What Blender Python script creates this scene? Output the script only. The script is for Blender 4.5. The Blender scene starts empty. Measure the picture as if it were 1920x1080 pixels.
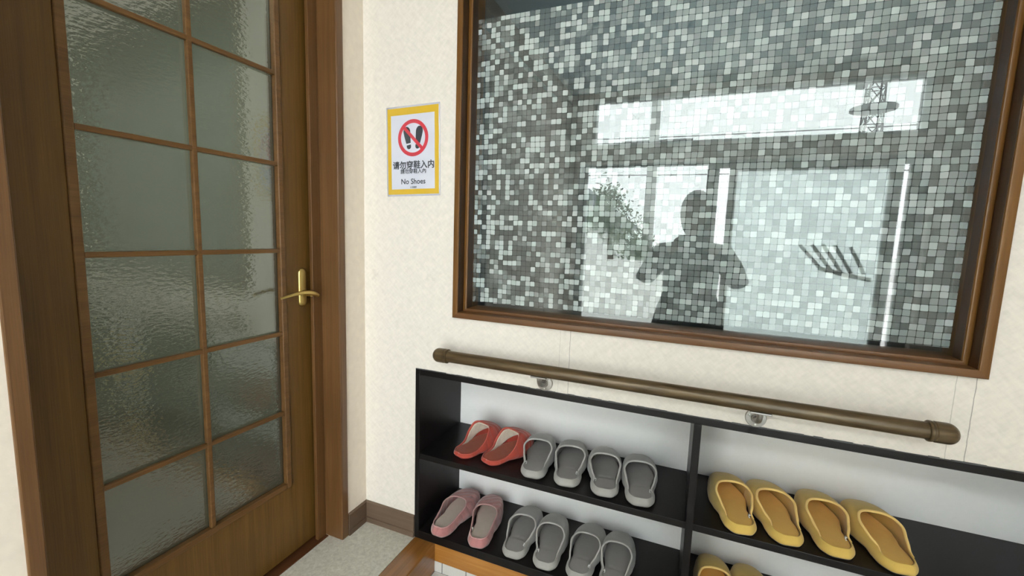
import bpy, bmesh, math, random
from mathutils import Vector, Matrix, Euler

sc = bpy.context.scene
PI = math.pi
# ------------------------------------------------------------------ camera
cam_d = bpy.data.cameras.new('camera')
cam = bpy.data.objects.new('camera', cam_d)
sc.collection.objects.link(cam)
cam_d.sensor_width = 36.0
cam_d.lens = 15.317
cam_d.clip_start = 0.01
cam_d.clip_end = 300
R0 = Vector((0.92444698, 0.37983398, 0.03352492))
R1 = Vector((0.0759435, -0.0972451, -0.99235879))
R2 = Vector((-0.37367146, 0.91992909, -0.11874386))
cam.matrix_world = Matrix(((R0.x, -R1.x, -R2.x, 1.0934), (R0.y, -R1.y, -R2.y, -1.2618),
                           (R0.z, -R1.z, -R2.z, 1.12), (0, 0, 0, 1)))
sc.camera = cam
# ------------------------------------------------------------------ sky and exposure
w = bpy.data.worlds.new('overcast_sky')
sc.world = w
w.use_nodes = True
bg = w.node_tree.nodes['Background']
bg.inputs['Color'].default_value = (0.975, 0.985, 1.0, 1)
bg.inputs['Strength'].default_value = 7.0
sc.view_settings.view_transform = 'Standard'
sc.view_settings.look = 'None'
sc.view_settings.gamma = 1.0
sc.view_settings.exposure = 1.05
sc.view_settings.use_curve_mapping = False
sc.cycles.max_bounces = 12
sc.cycles.diffuse_bounces = 7
sc.cycles.transparent_max_bounces = 16
sc.cycles.caustics_refractive = False
sc.cycles.caustics_reflective = False
sc.cycles.use_denoising = True
sc.cycles.sample_clamp_indirect = 8.0


def area_light(name, loc, rot, sx, sy, power, color=(1, 1, 1), portal=False):
    l = bpy.data.lights.new(name, 'AREA')
    l.shape = 'RECTANGLE'
    l.size, l.size_y = sx, sy
    l.energy = power
    l.color = color
    if portal:
        l.cycles.is_portal = True
    o = bpy.data.objects.new(name, l)
    o.location = loc
    o.rotation_euler = rot
    sc.collection.objects.link(o)
    return o


D = 2.6          # distance of the entrance wall behind
RX = 2.95        # right wall
CH = 2.45        # ceiling
GZ = -0.109      # level of the tiled entrance floor
# daylight portals in the entrance openings (they point to +y)
area_light('portal_transom', (1.38, -D - 0.06, 2.135), (PI / 2, 0, PI), 2.36, 0.41, 1, portal=True)
area_light('portal_door', (1.33, -D - 0.06, 0.86), (PI / 2, 0, PI), 2.5, 1.8, 1, portal=True)
# unseen fill lights added to brighten the rooms behind the two panes
area_light('hall_fill_light', (-0.9, -0.9, 2.30), (0, 0, 0), 0.4, 0.4, 15.0, (1.0, 0.97, 0.9))

area_light('room_fill_light', (0.9, 1.7, 1.0), (PI, 0, 0), 0.3, 0.3, 3.0, (0.9, 1.0, 1.0))

# ------------------------------------------------------------------ helpers
C = sc.collection


def obj(name, mesh, mat=None, parent=None, loc=None, kind=None, smooth=False, sharp=None):
    if isinstance(mesh, bmesh.types.BMesh):
        me = bpy.data.meshes.new(name)
        bmesh.ops.recalc_face_normals(mesh, faces=mesh.faces)
        mesh.to_mesh(me)
        mesh.free()
    else:
        me = mesh
    if mat is not None and not me.materials:
        for m in (mat if isinstance(mat, (list, tuple)) else [mat]):
            me.materials.append(m)
    if smooth:
        me.polygons.foreach_set('use_smooth', [True] * len(me.polygons))
        if sharp:
            me.set_sharp_from_angle(angle=math.radians(sharp))
    o = bpy.data.objects.new(name, me)
    C.objects.link(o)
    if parent is not None:
        o.parent = parent
    if loc is not None:
        o.location = loc
    if kind:
        o['kind'] = kind
    return o


def empty(name, loc=(0, 0, 0), rz=0.0):
    o = bpy.data.objects.new(name, None)
    o.empty_display_size = 0.05
    o.location = loc
    o.rotation_euler = (0, 0, rz)
    C.objects.link(o)
    return o


def tag(o, label, cat, group=None):
    o['label'] = label
    o['category'] = cat
    if group:
        o['group'] = group
    return o


def box(bm, x0, x1, y0, y1, z0, z1, bev=0.0, seg=2):
    b = bmesh.new()
    bmesh.ops.create_cube(b, size=1)
    for v in b.verts:
        v.co = Vector(((x0 + x1) / 2 + v.co.x * (x1 - x0), (y0 + y1) / 2 + v.co.y * (y1 - y0),
                       (z0 + z1) / 2 + v.co.z * (z1 - z0)))
    if bev > 0:
        bmesh.ops.bevel(b, geom=b.edges[:], offset=bev, segments=seg, profile=0.5, affect='EDGES')
    merge(bm, b)
    return bm


def merge(bm, b):
    me = bpy.data.meshes.new('tmp')
    b.to_mesh(me)
    b.free()
    bm.from_mesh(me)
    bpy.data.meshes.remove(me)


def tube(bm, pts, r, n=12, cap=True):
    """tube along points, r number or list"""
    P = [Vector(p) for p in pts]
    rs = r if isinstance(r, (list, tuple)) else [r] * len(P)
    rings = []
    up = None
    for i, p in enumerate(P):
        t = (P[min(i + 1, len(P) - 1)] - P[max(i - 1, 0)]).normalized()
        if up is None:
            up = Vector((0, 0, 1)) if abs(t.z) < 0.9 else Vector((1, 0, 0))
        a = t.cross(up)
        if a.length < 1e-6:
            a = t.orthogonal()
        a.normalize()
        b = a.cross(t).normalized()
        up = b
        rings.append([bm.verts.new(p + (a * math.cos(2 * PI * k / n) + b * math.sin(2 * PI * k / n)) * rs[i]) for k in range(n)])
    for i in range(len(P) - 1):
        for k in range(n):
            bm.faces.new((rings[i][k], rings[i][(k + 1) % n], rings[i + 1][(k + 1) % n], rings[i + 1][k]))
    if cap:
        bm.faces.new(rings[0][::-1])
        bm.faces.new(rings[-1])
    return bm


def lathe(bm, prof, n=32, axis='z', origin=(0, 0, 0)):
    """prof: list of (r, h) around axis"""
    O = Vector(origin)

    def pt(r, h, a):
        c, s = r * math.cos(a), r * math.sin(a)
        return O + {'z': Vector((c, s, h)), 'x': Vector((h, c, s)), 'y': Vector((c, h, s))}[axis]
    rings = []
    for r, h in prof:
        if r < 1e-6:
            rings.append([bm.verts.new(pt(0, h, 0))])
        else:
            rings.append([bm.verts.new(pt(r, h, 2 * PI * k / n)) for k in range(n)])
    for A, B in zip(rings[:-1], rings[1:]):
        for k in range(n):
            k2 = (k + 1) % n
            if len(A) == 1 and len(B) == 1:
                continue
            if len(A) == 1:
                bm.faces.new((A[0], B[k2], B[k]))
            elif len(B) == 1:
                bm.faces.new((A[k], A[k2], B[0]))
            else:
                bm.faces.new((A[k], A[k2], B[k2], B[k]))
    if len(rings[0]) > 1:
        bm.faces.new(rings[0][::-1])
    if len(rings[-1]) > 1:
        bm.faces.new(rings[-1])
    return bm


# ------------------------------------------------------------------ materials
def mat(name):
    m = bpy.data.materials.new(name)
    m.use_nodes = True
    nt = m.node_tree
    nt.nodes.clear()
    out = nt.nodes.new('ShaderNodeOutputMaterial')
    return m, nt, out


def N(nt, t, **kw):
    n = nt.nodes.new(t)
    for k, v in kw.items():
        if k in n.inputs:
            n.inputs[k].default_value = v
        else:
            setattr(n, k, v)
    return n


def L(nt, a, ao, b, bi):
    nt.links.new(a.outputs[ao], b.inputs[bi])


def math_n(nt, op, a, b=None, c=None, clamp=False):
    n = nt.nodes.new('ShaderNodeMath')
    n.operation = op
    n.use_clamp = clamp
    for i, v in enumerate((a, b, c)):
        if v is None:
            continue
        if isinstance(v, (int, float)):
            n.inputs[i].default_value = v
        else:
            nt.links.new(v, n.inputs[i])
    return n.outputs[0]


def plain(name, col, rough=0.5, metal=0.0, noise=0.0, nscale=200.0, bump=0.0, spec=0.5, coat=0.0, sheen=0.0):
    m, nt, out = mat(name)
    p = N(nt, 'ShaderNodeBsdfPrincipled')
    p.inputs['Base Color'].default_value = (*col, 1)
    p.inputs['Roughness'].default_value = rough
    p.inputs['Metallic'].default_value = metal
    p.inputs['Specular IOR Level'].default_value = spec
    p.inputs['Coat Weight'].default_value = coat
    p.inputs['Sheen Weight'].default_value = sheen
    tc = N(nt, 'ShaderNodeTexCoord')
    nz = N(nt, 'ShaderNodeTexNoise')
    nz.inputs['Scale'].default_value = nscale
    nz.inputs['Detail'].default_value = 4
    L(nt, tc, 'Object', nz, 'Vector')
    if noise > 0:
        mr = N(nt, 'ShaderNodeMapRange')
        mr.inputs['To Min'].default_value = 1 - noise
        mr.inputs['To Max'].default_value = 1 + noise
        L(nt, nz, 'Fac', mr, 'Value')
        vm = N(nt, 'ShaderNodeVectorMath', operation='SCALE')
        vm.inputs[0].default_value = col
        L(nt, mr, 'Result', vm, 'Scale')
        L(nt, vm, 'Vector', p, 'Base Color')
    if bump > 0:
        b = N(nt, 'ShaderNodeBump')
        b.inputs['Strength'].default_value = bump
        b.inputs['Distance'].default_value = 0.002
        L(nt, nz, 'Fac', b, 'Height')
        L(nt, b, 'Normal', p, 'Normal')
    L(nt, p, 'BSDF', out, 'Surface')
    return m


def wood(name, dark, light, axis='z', rough=0.4, scale=1.0, coat=0.04, bump=0.15):
    m, nt, out = mat(name)
    tc = N(nt, 'ShaderNodeTexCoord')
    mp = N(nt, 'ShaderNodeMapping')
    s = {'x': (1.6, 55, 55), 'y': (55, 1.6, 55), 'z': (55, 55, 1.6)}[axis]
    mp.inputs['Scale'].default_value = [v * scale for v in s]
    L(nt, tc, 'Object', mp, 'Vector')
    n1 = N(nt, 'ShaderNodeTexNoise')
    n1.inputs['Scale'].default_value = 1.0
    n1.inputs['Detail'].default_value = 6
    n1.inputs['Distortion'].default_value = 0.6
    L(nt, mp, 'Vector', n1, 'Vector')
    mp2 = N(nt, 'ShaderNodeMapping')
    s2 = {'x': (7, 420, 420), 'y': (420, 7, 420), 'z': (420, 420, 7)}[axis]
    mp2.inputs['Scale'].default_value = s2
    L(nt, tc, 'Object', mp2, 'Vector')
    n2 = N(nt, 'ShaderNodeTexNoise')
    n2.inputs['Scale'].default_value = 1.0
    n2.inputs['Detail'].default_value = 3
    L(nt, mp2, 'Vector', n2, 'Vector')
    n3 = N(nt, 'ShaderNodeTexNoise')
    n3.inputs['Scale'].default_value = 3.0
    L(nt, tc, 'Object', n3, 'Vector')
    f = math_n(nt, 'MULTIPLY_ADD', n1.outputs['Fac'], 0.9, math_n(nt, 'MULTIPLY_ADD', n2.outputs['Fac'], 0.55, math_n(nt, 'MULTIPLY', n3.outputs['Fac'], 0.5)))
    mr = N(nt, 'ShaderNodeMapRange')
    mr.inputs['From Min'].default_value = 0.7
    mr.inputs['From Max'].default_value = 1.25
    nt.links.new(f, mr.inputs['Value'])
    mx = N(nt, 'ShaderNodeMix', data_type='RGBA')
    mx.inputs[6].default_value = (*dark, 1)
    mx.inputs[7].default_value = (*light, 1)
    L(nt, mr, 'Result', mx, 0)
    p = N(nt, 'ShaderNodeBsdfPrincipled')
    p.inputs['Roughness'].default_value = rough
    p.inputs['Coat Weight'].default_value = coat
    p.inputs['Coat Roughness'].default_value = 0.25
    p.inputs['Specular IOR Level'].default_value = 0.35
    nt.links.new(mx.outputs[2], p.inputs['Base Color'])
    b = N(nt, 'ShaderNodeBump')
    b.inputs['Strength'].default_value = bump
    b.inputs['Distance'].default_value = 0.001
    L(nt, n2, 'Fac', b, 'Height')
    L(nt, b, 'Normal', p, 'Normal')
    L(nt, p, 'BSDF', out, 'Surface')
    return m


def fres(nt, bump_node=None, f0=0.04, k=1.0):
    """Schlick reflectance from either side of a thin sheet"""
    g = N(nt, 'ShaderNodeNewGeometry')
    d = N(nt, 'ShaderNodeVectorMath', operation='DOT_PRODUCT')
    if bump_node is not None:
        L(nt, bump_node, 'Normal', d, 0)
    else:
        L(nt, g, 'Normal', d, 0)
    L(nt, g, 'Incoming', d, 1)
    a = math_n(nt, 'ABSOLUTE', d.outputs['Value'])
    om = math_n(nt, 'SUBTRACT', 1.0, a, clamp=True)
    p5 = math_n(nt, 'POWER', om, 5.0)
    return math_n(nt, 'MULTIPLY', math_n(nt, 'MULTIPLY_ADD', p5, 1 - f0, f0), k, clamp=True)


def wallpaper(name, col, seams=False):
    m, nt, out = mat(name)
    tc = N(nt, 'ShaderNodeTexCoord')
    p = N(nt, 'ShaderNodeBsdfPrincipled')
    p.inputs['Roughness'].default_value = 0.75
    p.inputs['Specular IOR Level'].default_value = 0.25
    # crossing diagonal brush strokes of the vinyl relief
    heights = []
    for ang, off in ((0.75, 0.0), (-0.75, 3.7)):
        mp = N(nt, 'ShaderNodeMapping')
        mp.inputs['Rotation'].default_value = (ang, ang, 0) if False else (0, ang, 0)
        mp.inputs['Location'].default_value = (off, off, off)
        L(nt, tc, 'Object', mp, 'Vector')
        mq = N(nt, 'ShaderNodeMapping')
        mq.inputs['Scale'].default_value = (30, 30, 120)
        L(nt, mp, 'Vector', mq, 'Vector')
        nz = N(nt, 'ShaderNodeTexNoise')
        nz.inputs['Scale'].default_value = 1.0
        nz.inputs['Detail'].default_value = 3
        L(nt, mq, 'Vector', nz, 'Vector')
        heights.append(nz.outputs['Fac'])
    h = math_n(nt, 'MULTIPLY', math_n(nt, 'ADD', heights[0], heights[1]), 0.5)
    fine = N(nt, 'ShaderNodeTexNoise')
    fine.inputs['Scale'].default_value = 45
    fine.inputs['Detail'].default_value = 5
    L(nt, tc, 'Object', fine, 'Vector')
    h2 = math_n(nt, 'MULTIPLY_ADD', fine.outputs['Fac'], 0.45, h)
    mr = N(nt, 'ShaderNodeMapRange')
    mr.inputs['From Min'].default_value = 0.55
    mr.inputs['From Max'].default_value = 0.9
    mr.inputs['To Min'].default_value = 0.91
    mr.inputs['To Max'].default_value = 1.04
    nt.links.new(h2, mr.inputs['Value'])
    # a few grey scuffs
    sc1 = N(nt, 'ShaderNodeTexNoise')
    sc1.inputs['Scale'].default_value = 9
    sc1.inputs['Detail'].default_value = 8
    sc1.inputs['Roughness'].default_value = 0.75
    L(nt, tc, 'Object', sc1, 'Vector')
    sr = N(nt, 'ShaderNodeMapRange')
    sr.inputs['From Min'].default_value = 0.60
    sr.inputs['From Max'].default_value = 0.72
    sr.inputs['To Min'].default_value = 1.0
    sr.inputs['To Max'].default_value = 0.82
    L(nt, sc1, 'Fac', sr, 'Value')
    fac = math_n(nt, 'MULTIPLY', mr.outputs[0], sr.outputs[0])
    if seams:
        sx = N(nt, 'ShaderNodeSeparateXYZ')
        L(nt, tc, 'Object', sx, 'Vector')
        wob = N(nt, 'ShaderNodeTexNoise')
        wob.inputs['Scale'].default_value = 30
        wob.inputs['Detail'].default_value = 4
        L(nt, tc, 'Object', wob, 'Vector')
        xw = math_n(nt, 'MULTIPLY_ADD', math_n(nt, 'SUBTRACT', wob.outputs['Fac'], 0.5), 0.004, sx.outputs['X'])
        zmask = math_n(nt, 'LESS_THAN', sx.outputs['Z'], 0.9)
        for px, wd, dk in ((0.745, 0.0006, 0.25), (0.7765, 0.0008, 0.5), (1.668, 0.0008, 0.3), (1.702, 0.0009, 0.5)):
            dd = math_n(nt, 'ABSOLUTE', math_n(nt, 'SUBTRACT', xw, px))
            ln = math_n(nt, 'MULTIPLY', math_n(nt, 'LESS_THAN', dd, wd), zmask)
            fac = math_n(nt, 'MULTIPLY', fac, math_n(nt, 'SUBTRACT', 1.0, math_n(nt, 'MULTIPLY', ln, dk)))
    vm = N(nt, 'ShaderNodeVectorMath', operation='SCALE')
    vm.inputs[0].default_value = col
    nt.links.new(fac, vm.inputs['Scale'])
    L(nt, vm, 'Vector', p, 'Base Color')
    b = N(nt, 'ShaderNodeBump')
    b.inputs['Strength'].default_value = 0.35
    b.inputs['Distance'].default_value = 0.0015
    nt.links.new(h2, b.inputs['Height'])
    L(nt, b, 'Normal', p, 'Normal')
    L(nt, p, 'BSDF', out, 'Surface')
    return m


M = {}
M['wall'] = wallpaper('cream_wallpaper', (0.715, 0.665, 0.605), seams=True)
# the same paper on the door wall: its strokes cross in the y-z plane
M['wall_plain'] = plain('cream_wallpaper_plain', (0.72, 0.645, 0.555), 0.75, noise=0.10, nscale=40, bump=0.3, spec=0.25)
M['ceiling'] = plain('ceiling_paper', (0.62, 0.62, 0.61), 0.9)
M['door_wood'] = wood('door_wood', (0.085, 0.040, 0.0075), (0.160, 0.082, 0.019), 'z', 0.42)
M['door_wood_y'] = wood('door_wood_level', (0.092, 0.043, 0.012), (0.165, 0.082, 0.026), 'y', 0.40)
M['frame_wood'] = wood('frame_wood', (0.085, 0.038, 0.012), (0.15, 0.072, 0.025), 'z', 0.34, 1.0, 0.35)
M['win_wood_z'] = wood('window_wood_upright', (0.100, 0.041, 0.008), (0.175, 0.080, 0.019), 'z', 0.35)
M['win_wood_x'] = wood('window_wood_level', (0.095, 0.040, 0.013), (0.15, 0.067, 0.024), 'x', 0.35)
M['base_x'] = wood('baseboard_vinyl', (0.105, 0.068, 0.045), (0.15, 0.10, 0.068), 'x', 0.5)
M['base_y'] = wood('baseboard_vinyl_y', (0.09, 0.056, 0.036), (0.13, 0.085, 0.056), 'y', 0.5)
M['step_y'] = wood('step_wood_y', (0.17, 0.066, 0.013), (0.29, 0.125, 0.030), 'y', 0.16, 0.5, 0.6, 0.05)
M['step_x'] = wood('step_wood_x', (0.26, 0.10, 0.016), (0.47, 0.21, 0.045), 'x', 0.22, 0.5, 0.5, 0.05)
M['sill'] = wood('sill_wood', (0.050, 0.018, 0.007), (0.095, 0.036, 0.014), 'y', 0.35)
M['rack'] = plain('black_brown_board', (0.0065, 0.0052, 0.0052), 0.36, noise=0.25, nscale=60, spec=0.22)
M['rack_back'] = plain('grey_white_board', (0.83, 0.82, 0.815), 0.55, noise=0.03, nscale=60)
M['brass'] = plain('satin_brass', (0.62, 0.47, 0.17), 0.32, metal=1.0, noise=0.05, nscale=60)
M['bronze'] = None
M['steel'] = plain('brushed_nickel', (0.30, 0.28, 0.26), 0.42, metal=0.85, noise=0.12, nscale=90)
M['alu'] = plain('grey_aluminium', (0.30, 0.31, 0.31), 0.45, metal=0.6)
M['screw'] = plain('screw_steel', (0.6, 0.6, 0.58), 0.3, metal=1.0)
M['paper'] = plain('laminated_paper', (0.60, 0.61, 0.70), 0.35, noise=0.03, nscale=30, coat=0.3)
M['yellow_ink'] = plain('yellow_ink', (0.62, 0.40, 0.03), 0.35, noise=0.06, nscale=25, coat=0.3)
M['red_ink'] = plain('red_ink', (0.56, 0.04, 0.06), 0.35, coat=0.3)
M['black_ink'] = plain('black_ink', (0.030, 0.035, 0.045), 0.35, coat=0.3)
M['pole'] = plain('concrete_pole', (0.30, 0.30, 0.29), 0.9)
M['dark_metal'] = plain('dark_metal', (0.10, 0.10, 0.11), 0.6)
M['leaf'] = plain('leaf_green', (0.10, 0.16, 0.07), 0.8, noise=0.4, nscale=6)
M['bark'] = plain('bark', (0.10, 0.07, 0.05), 0.9)
M['asphalt'] = plain('concrete_ground', (0.78, 0.77, 0.75), 0.9, noise=0.1, nscale=3)
M['white_paint'] = plain('white_paint', (0.86, 0.85, 0.83), 0.6)
M['roof'] = plain('roof_tiles', (0.16, 0.17, 0.19), 0.6, noise=0.2, nscale=10)
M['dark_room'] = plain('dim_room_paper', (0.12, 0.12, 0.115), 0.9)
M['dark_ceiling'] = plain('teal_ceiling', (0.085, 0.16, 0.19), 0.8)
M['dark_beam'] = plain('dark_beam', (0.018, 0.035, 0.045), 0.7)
M['hall_wall'] = plain('hall_wall', (0.60, 0.62, 0.56), 0.9)
M['hall_floor'] = plain('hall_floor', (0.20, 0.16, 0.11), 0.6)
M['seal'] = plain('silicone_seal', (0.05, 0.05, 0.052), 0.5, noise=0.5, nscale=40)


def bronze_mat():
    m, nt, out = mat('antique_bronze_rail')
    tc = N(nt, 'ShaderNodeTexCoord')
    mp = N(nt, 'ShaderNodeMapping')
    mp.inputs['Scale'].default_value = (9, 90, 90)
    L(nt, tc, 'Object', mp, 'Vector')
    nz = N(nt, 'ShaderNodeTexNoise')
    nz.inputs['Scale'].default_value = 1
    nz.inputs['Detail'].default_value = 6
    L(nt, mp, 'Vector', nz, 'Vector')
    cr = N(nt, 'ShaderNodeValToRGB')
    cr.color_ramp.elements[0].position = 0.3
    cr.color_ramp.elements[0].color = (0.045, 0.027, 0.010, 1)
    cr.color_ramp.elements[1].position = 0.72
    cr.color_ramp.elements[1].color = (0.135, 0.090, 0.042, 1)
    L(nt, nz, 'Fac', cr, 'Fac')
    p = N(nt, 'ShaderNodeBsdfPrincipled')
    p.inputs['Metallic'].default_value = 0.35
    p.inputs['Roughness'].default_value = 0.30
    L(nt, cr, 'Color', p, 'Base Color')
    L(nt, p, 'BSDF', out, 'Surface')
    return m


M['bronze'] = bronze_mat()


def floor_mat():
    m, nt, out = mat('linoleum_mottled')
    tc = N(nt, 'ShaderNodeTexCoord')
    nz = N(nt, 'ShaderNodeTexNoise')
    nz.inputs['Scale'].default_value = 75
    nz.inputs['Detail'].default_value = 8
    nz.inputs['Roughness'].default_value = 0.65
    nz.inputs['Distortion'].default_value = 0.8
    L(nt, tc, 'Object', nz, 'Vector')
    cr = N(nt, 'ShaderNodeValToRGB')
    e = cr.color_ramp.elements
    e[0].position, e[0].color = 0.30, (0.42, 0.40, 0.34, 1)
    e[1].position, e[1].color = 0.66, (0.62, 0.60, 0.53, 1)
    L(nt, nz, 'Fac', cr, 'Fac')
    p = N(nt, 'ShaderNodeBsdfPrincipled')
    p.inputs['Roughness'].default_value = 0.5
    L(nt, cr, 'Color', p, 'Base Color')
    L(nt, p, 'BSDF', out, 'Surface')
    return m


M['floor'] = floor_mat()


def tile_mat(name, tw, th, vertical=False, off=(0, 0, 0)):
    m, nt, out = mat(name)
    tc = N(nt, 'ShaderNodeTexCoord')
    mp = N(nt, 'ShaderNodeMapping')
    mp.inputs['Location'].default_value = off
    if vertical:
        mp.inputs['Rotation'].default_value = (PI / 2, 0, 0)
    L(nt, tc, 'Object', mp, 'Vector')
    br = N(nt, 'ShaderNodeTexBrick')
    br.offset = 0.0
    br.inputs['Scale'].default_value = 1.0
    br.inputs['Brick Width'].default_value = tw
    br.inputs['Row Height'].default_value = th
    br.inputs['Mortar Size'].default_value = 0.002
    br.inputs['Mortar Smooth'].default_value = 0.2
    br.inputs['Color1'].default_value = (0.60, 0.58, 0.55, 1)
    br.inputs['Color2'].default_value = (0.55, 0.54, 0.51, 1)
    br.inputs['Mortar'].default_value = (0.14, 0.14, 0.14, 1)
    L(nt, mp, 'Vector', br, 'Vector')
    nz = N(nt, 'ShaderNodeTexNoise')
    nz.inputs['Scale'].default_value = 260
    L(nt, tc, 'Object', nz, 'Vector')
    mr = N(nt, 'ShaderNodeMapRange')
    mr.inputs['To Min'].default_value = 0.8
    mr.inputs['To Max'].default_value = 1.1
    L(nt, nz, 'Fac', mr, 'Value')
    vm = N(nt, 'ShaderNodeVectorMath', operation='SCALE')
    L(nt, br, 'Color', vm, 0)
    L(nt, mr, 'Result', vm, 'Scale')
    p = N(nt, 'ShaderNodeBsdfPrincipled')
    p.inputs['Roughness'].default_value = 0.5
    L(nt, vm, 'Vector', p, 'Base Color')
    L(nt, p, 'BSDF', out, 'Surface')
    return m


M['tile_floor'] = tile_mat('entrance_tiles', 0.30, 0.30, off=(-0.313, 0, 0))
M['tile_wall'] = tile_mat('skirting_tiles', 0.0978, 0.2, vertical=True, off=(0.0475, 0.0, 0))


def clear_glass():
    m, nt, out = mat('clear_glass')
    tr = N(nt, 'ShaderNodeBsdfTransparent')
    tr.inputs['Color'].default_value = (0.95, 0.98, 0.97, 1)
    gl = N(nt, 'ShaderNodeBsdfGlossy')
    gl.inputs['Roughness'].default_value = 0.0
    mx = N(nt, 'ShaderNodeMixShader')
    nt.links.new(fres(nt, f0=0.040), mx.inputs[0])
    L(nt, tr, 'BSDF', mx, 1)
    L(nt, gl, 'BSDF', mx, 2)
    L(nt, mx, 'Shader', out, 'Surface')
    return m


M['glass'] = clear_glass()


def frosted_glass():
    m, nt, out = mat('frosted_door_glass')
    tr = N(nt, 'ShaderNodeBsdfTranslucent')
    tr.inputs['Color'].default_value = (0.90, 0.97, 0.95, 1)
    df = N(nt, 'ShaderNodeBsdfDiffuse')
    df.inputs['Color'].default_value = (0.80, 0.88, 0.86, 1)
    rf = N(nt, 'ShaderNodeBsdfRefraction')
    rf.inputs['IOR'].default_value = 1.15
    rf.inputs['Roughness'].default_value = 0.65
    rf.inputs['Color'].default_value = (0.93, 1.0, 0.99, 1)
    mx = N(nt, 'ShaderNodeMixShader')
    mx.inputs[0].default_value = 0.08
    L(nt, tr, 'BSDF', mx, 1)
    L(nt, df, 'BSDF', mx, 2)
    m2 = N(nt, 'ShaderNodeMixShader')
    m2.inputs[0].default_value = 0.5
    L(nt, mx, 'Shader', m2, 1)
    L(nt, rf, 'BSDF', m2, 2)
    L(nt, m2, 'Shader', out, 'Surface')
    return m


M['frosted'] = frosted_glass()


def rain_glass():
    """hammered door glass: rippled reflection over a cloudy green body"""
    m, nt, out = mat('rippled_door_glass')
    tc = N(nt, 'ShaderNodeTexCoord')
    mp = N(nt, 'ShaderNodeMapping')
    mp.inputs['Scale'].default_value = (70, 60, 150)
    L(nt, tc, 'Object', mp, 'Vector')
    nz = N(nt, 'ShaderNodeTexNoise')
    nz.inputs['Scale'].default_value = 1.0
    nz.inputs['Detail'].default_value = 2.5
    L(nt, mp, 'Vector', nz, 'Vector')
    b = N(nt, 'ShaderNodeBump')
    b.inputs['Strength'].default_value = 0.5
    b.inputs['Distance'].default_value = 0.0012
    L(nt, nz, 'Fac', b, 'Height')
    df = N(nt, 'ShaderNodeBsdfDiffuse')
    df.inputs['Color'].default_value = (0.06, 0.062, 0.055, 1)
    tl = N(nt, 'ShaderNodeBsdfTranslucent')
    tl.inputs['Color'].default_value = (0.40, 0.43, 0.38, 1)
    rf = N(nt, 'ShaderNodeBsdfRefraction')
    rf.inputs['IOR'].default_value = 1.25
    rf.inputs['Roughness'].default_value = 0.22
    rf.inputs['Color'].default_value = (0.75, 0.82, 0.74, 1)
    m1 = N(nt, 'ShaderNodeMixShader')
    m1.inputs[0].default_value = 0.5
    L(nt, df, 'BSDF', m1, 1)
    L(nt, tl, 'BSDF', m1, 2)
    m2 = N(nt, 'ShaderNodeMixShader')
    m2.inputs[0].default_value = 0.5
    L(nt, m1, 'Shader', m2, 1)
    L(nt, rf, 'BSDF', m2, 2)
    gl = N(nt, 'ShaderNodeBsdfGlossy')
    gl.inputs['Roughness'].default_value = 0.015
    L(nt, b, 'Normal', gl, 'Normal')
    m3 = N(nt, 'ShaderNodeMixShader')
    nt.links.new(fres(nt, b, 0.055, 3.1), m3.inputs[0])
    L(nt, m2, 'Shader', m3, 1)
    L(nt, gl, 'BSDF', m3, 2)
    L(nt, m3, 'Shader', out, 'Surface')
    return m


M['rain'] = rain_glass()


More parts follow.
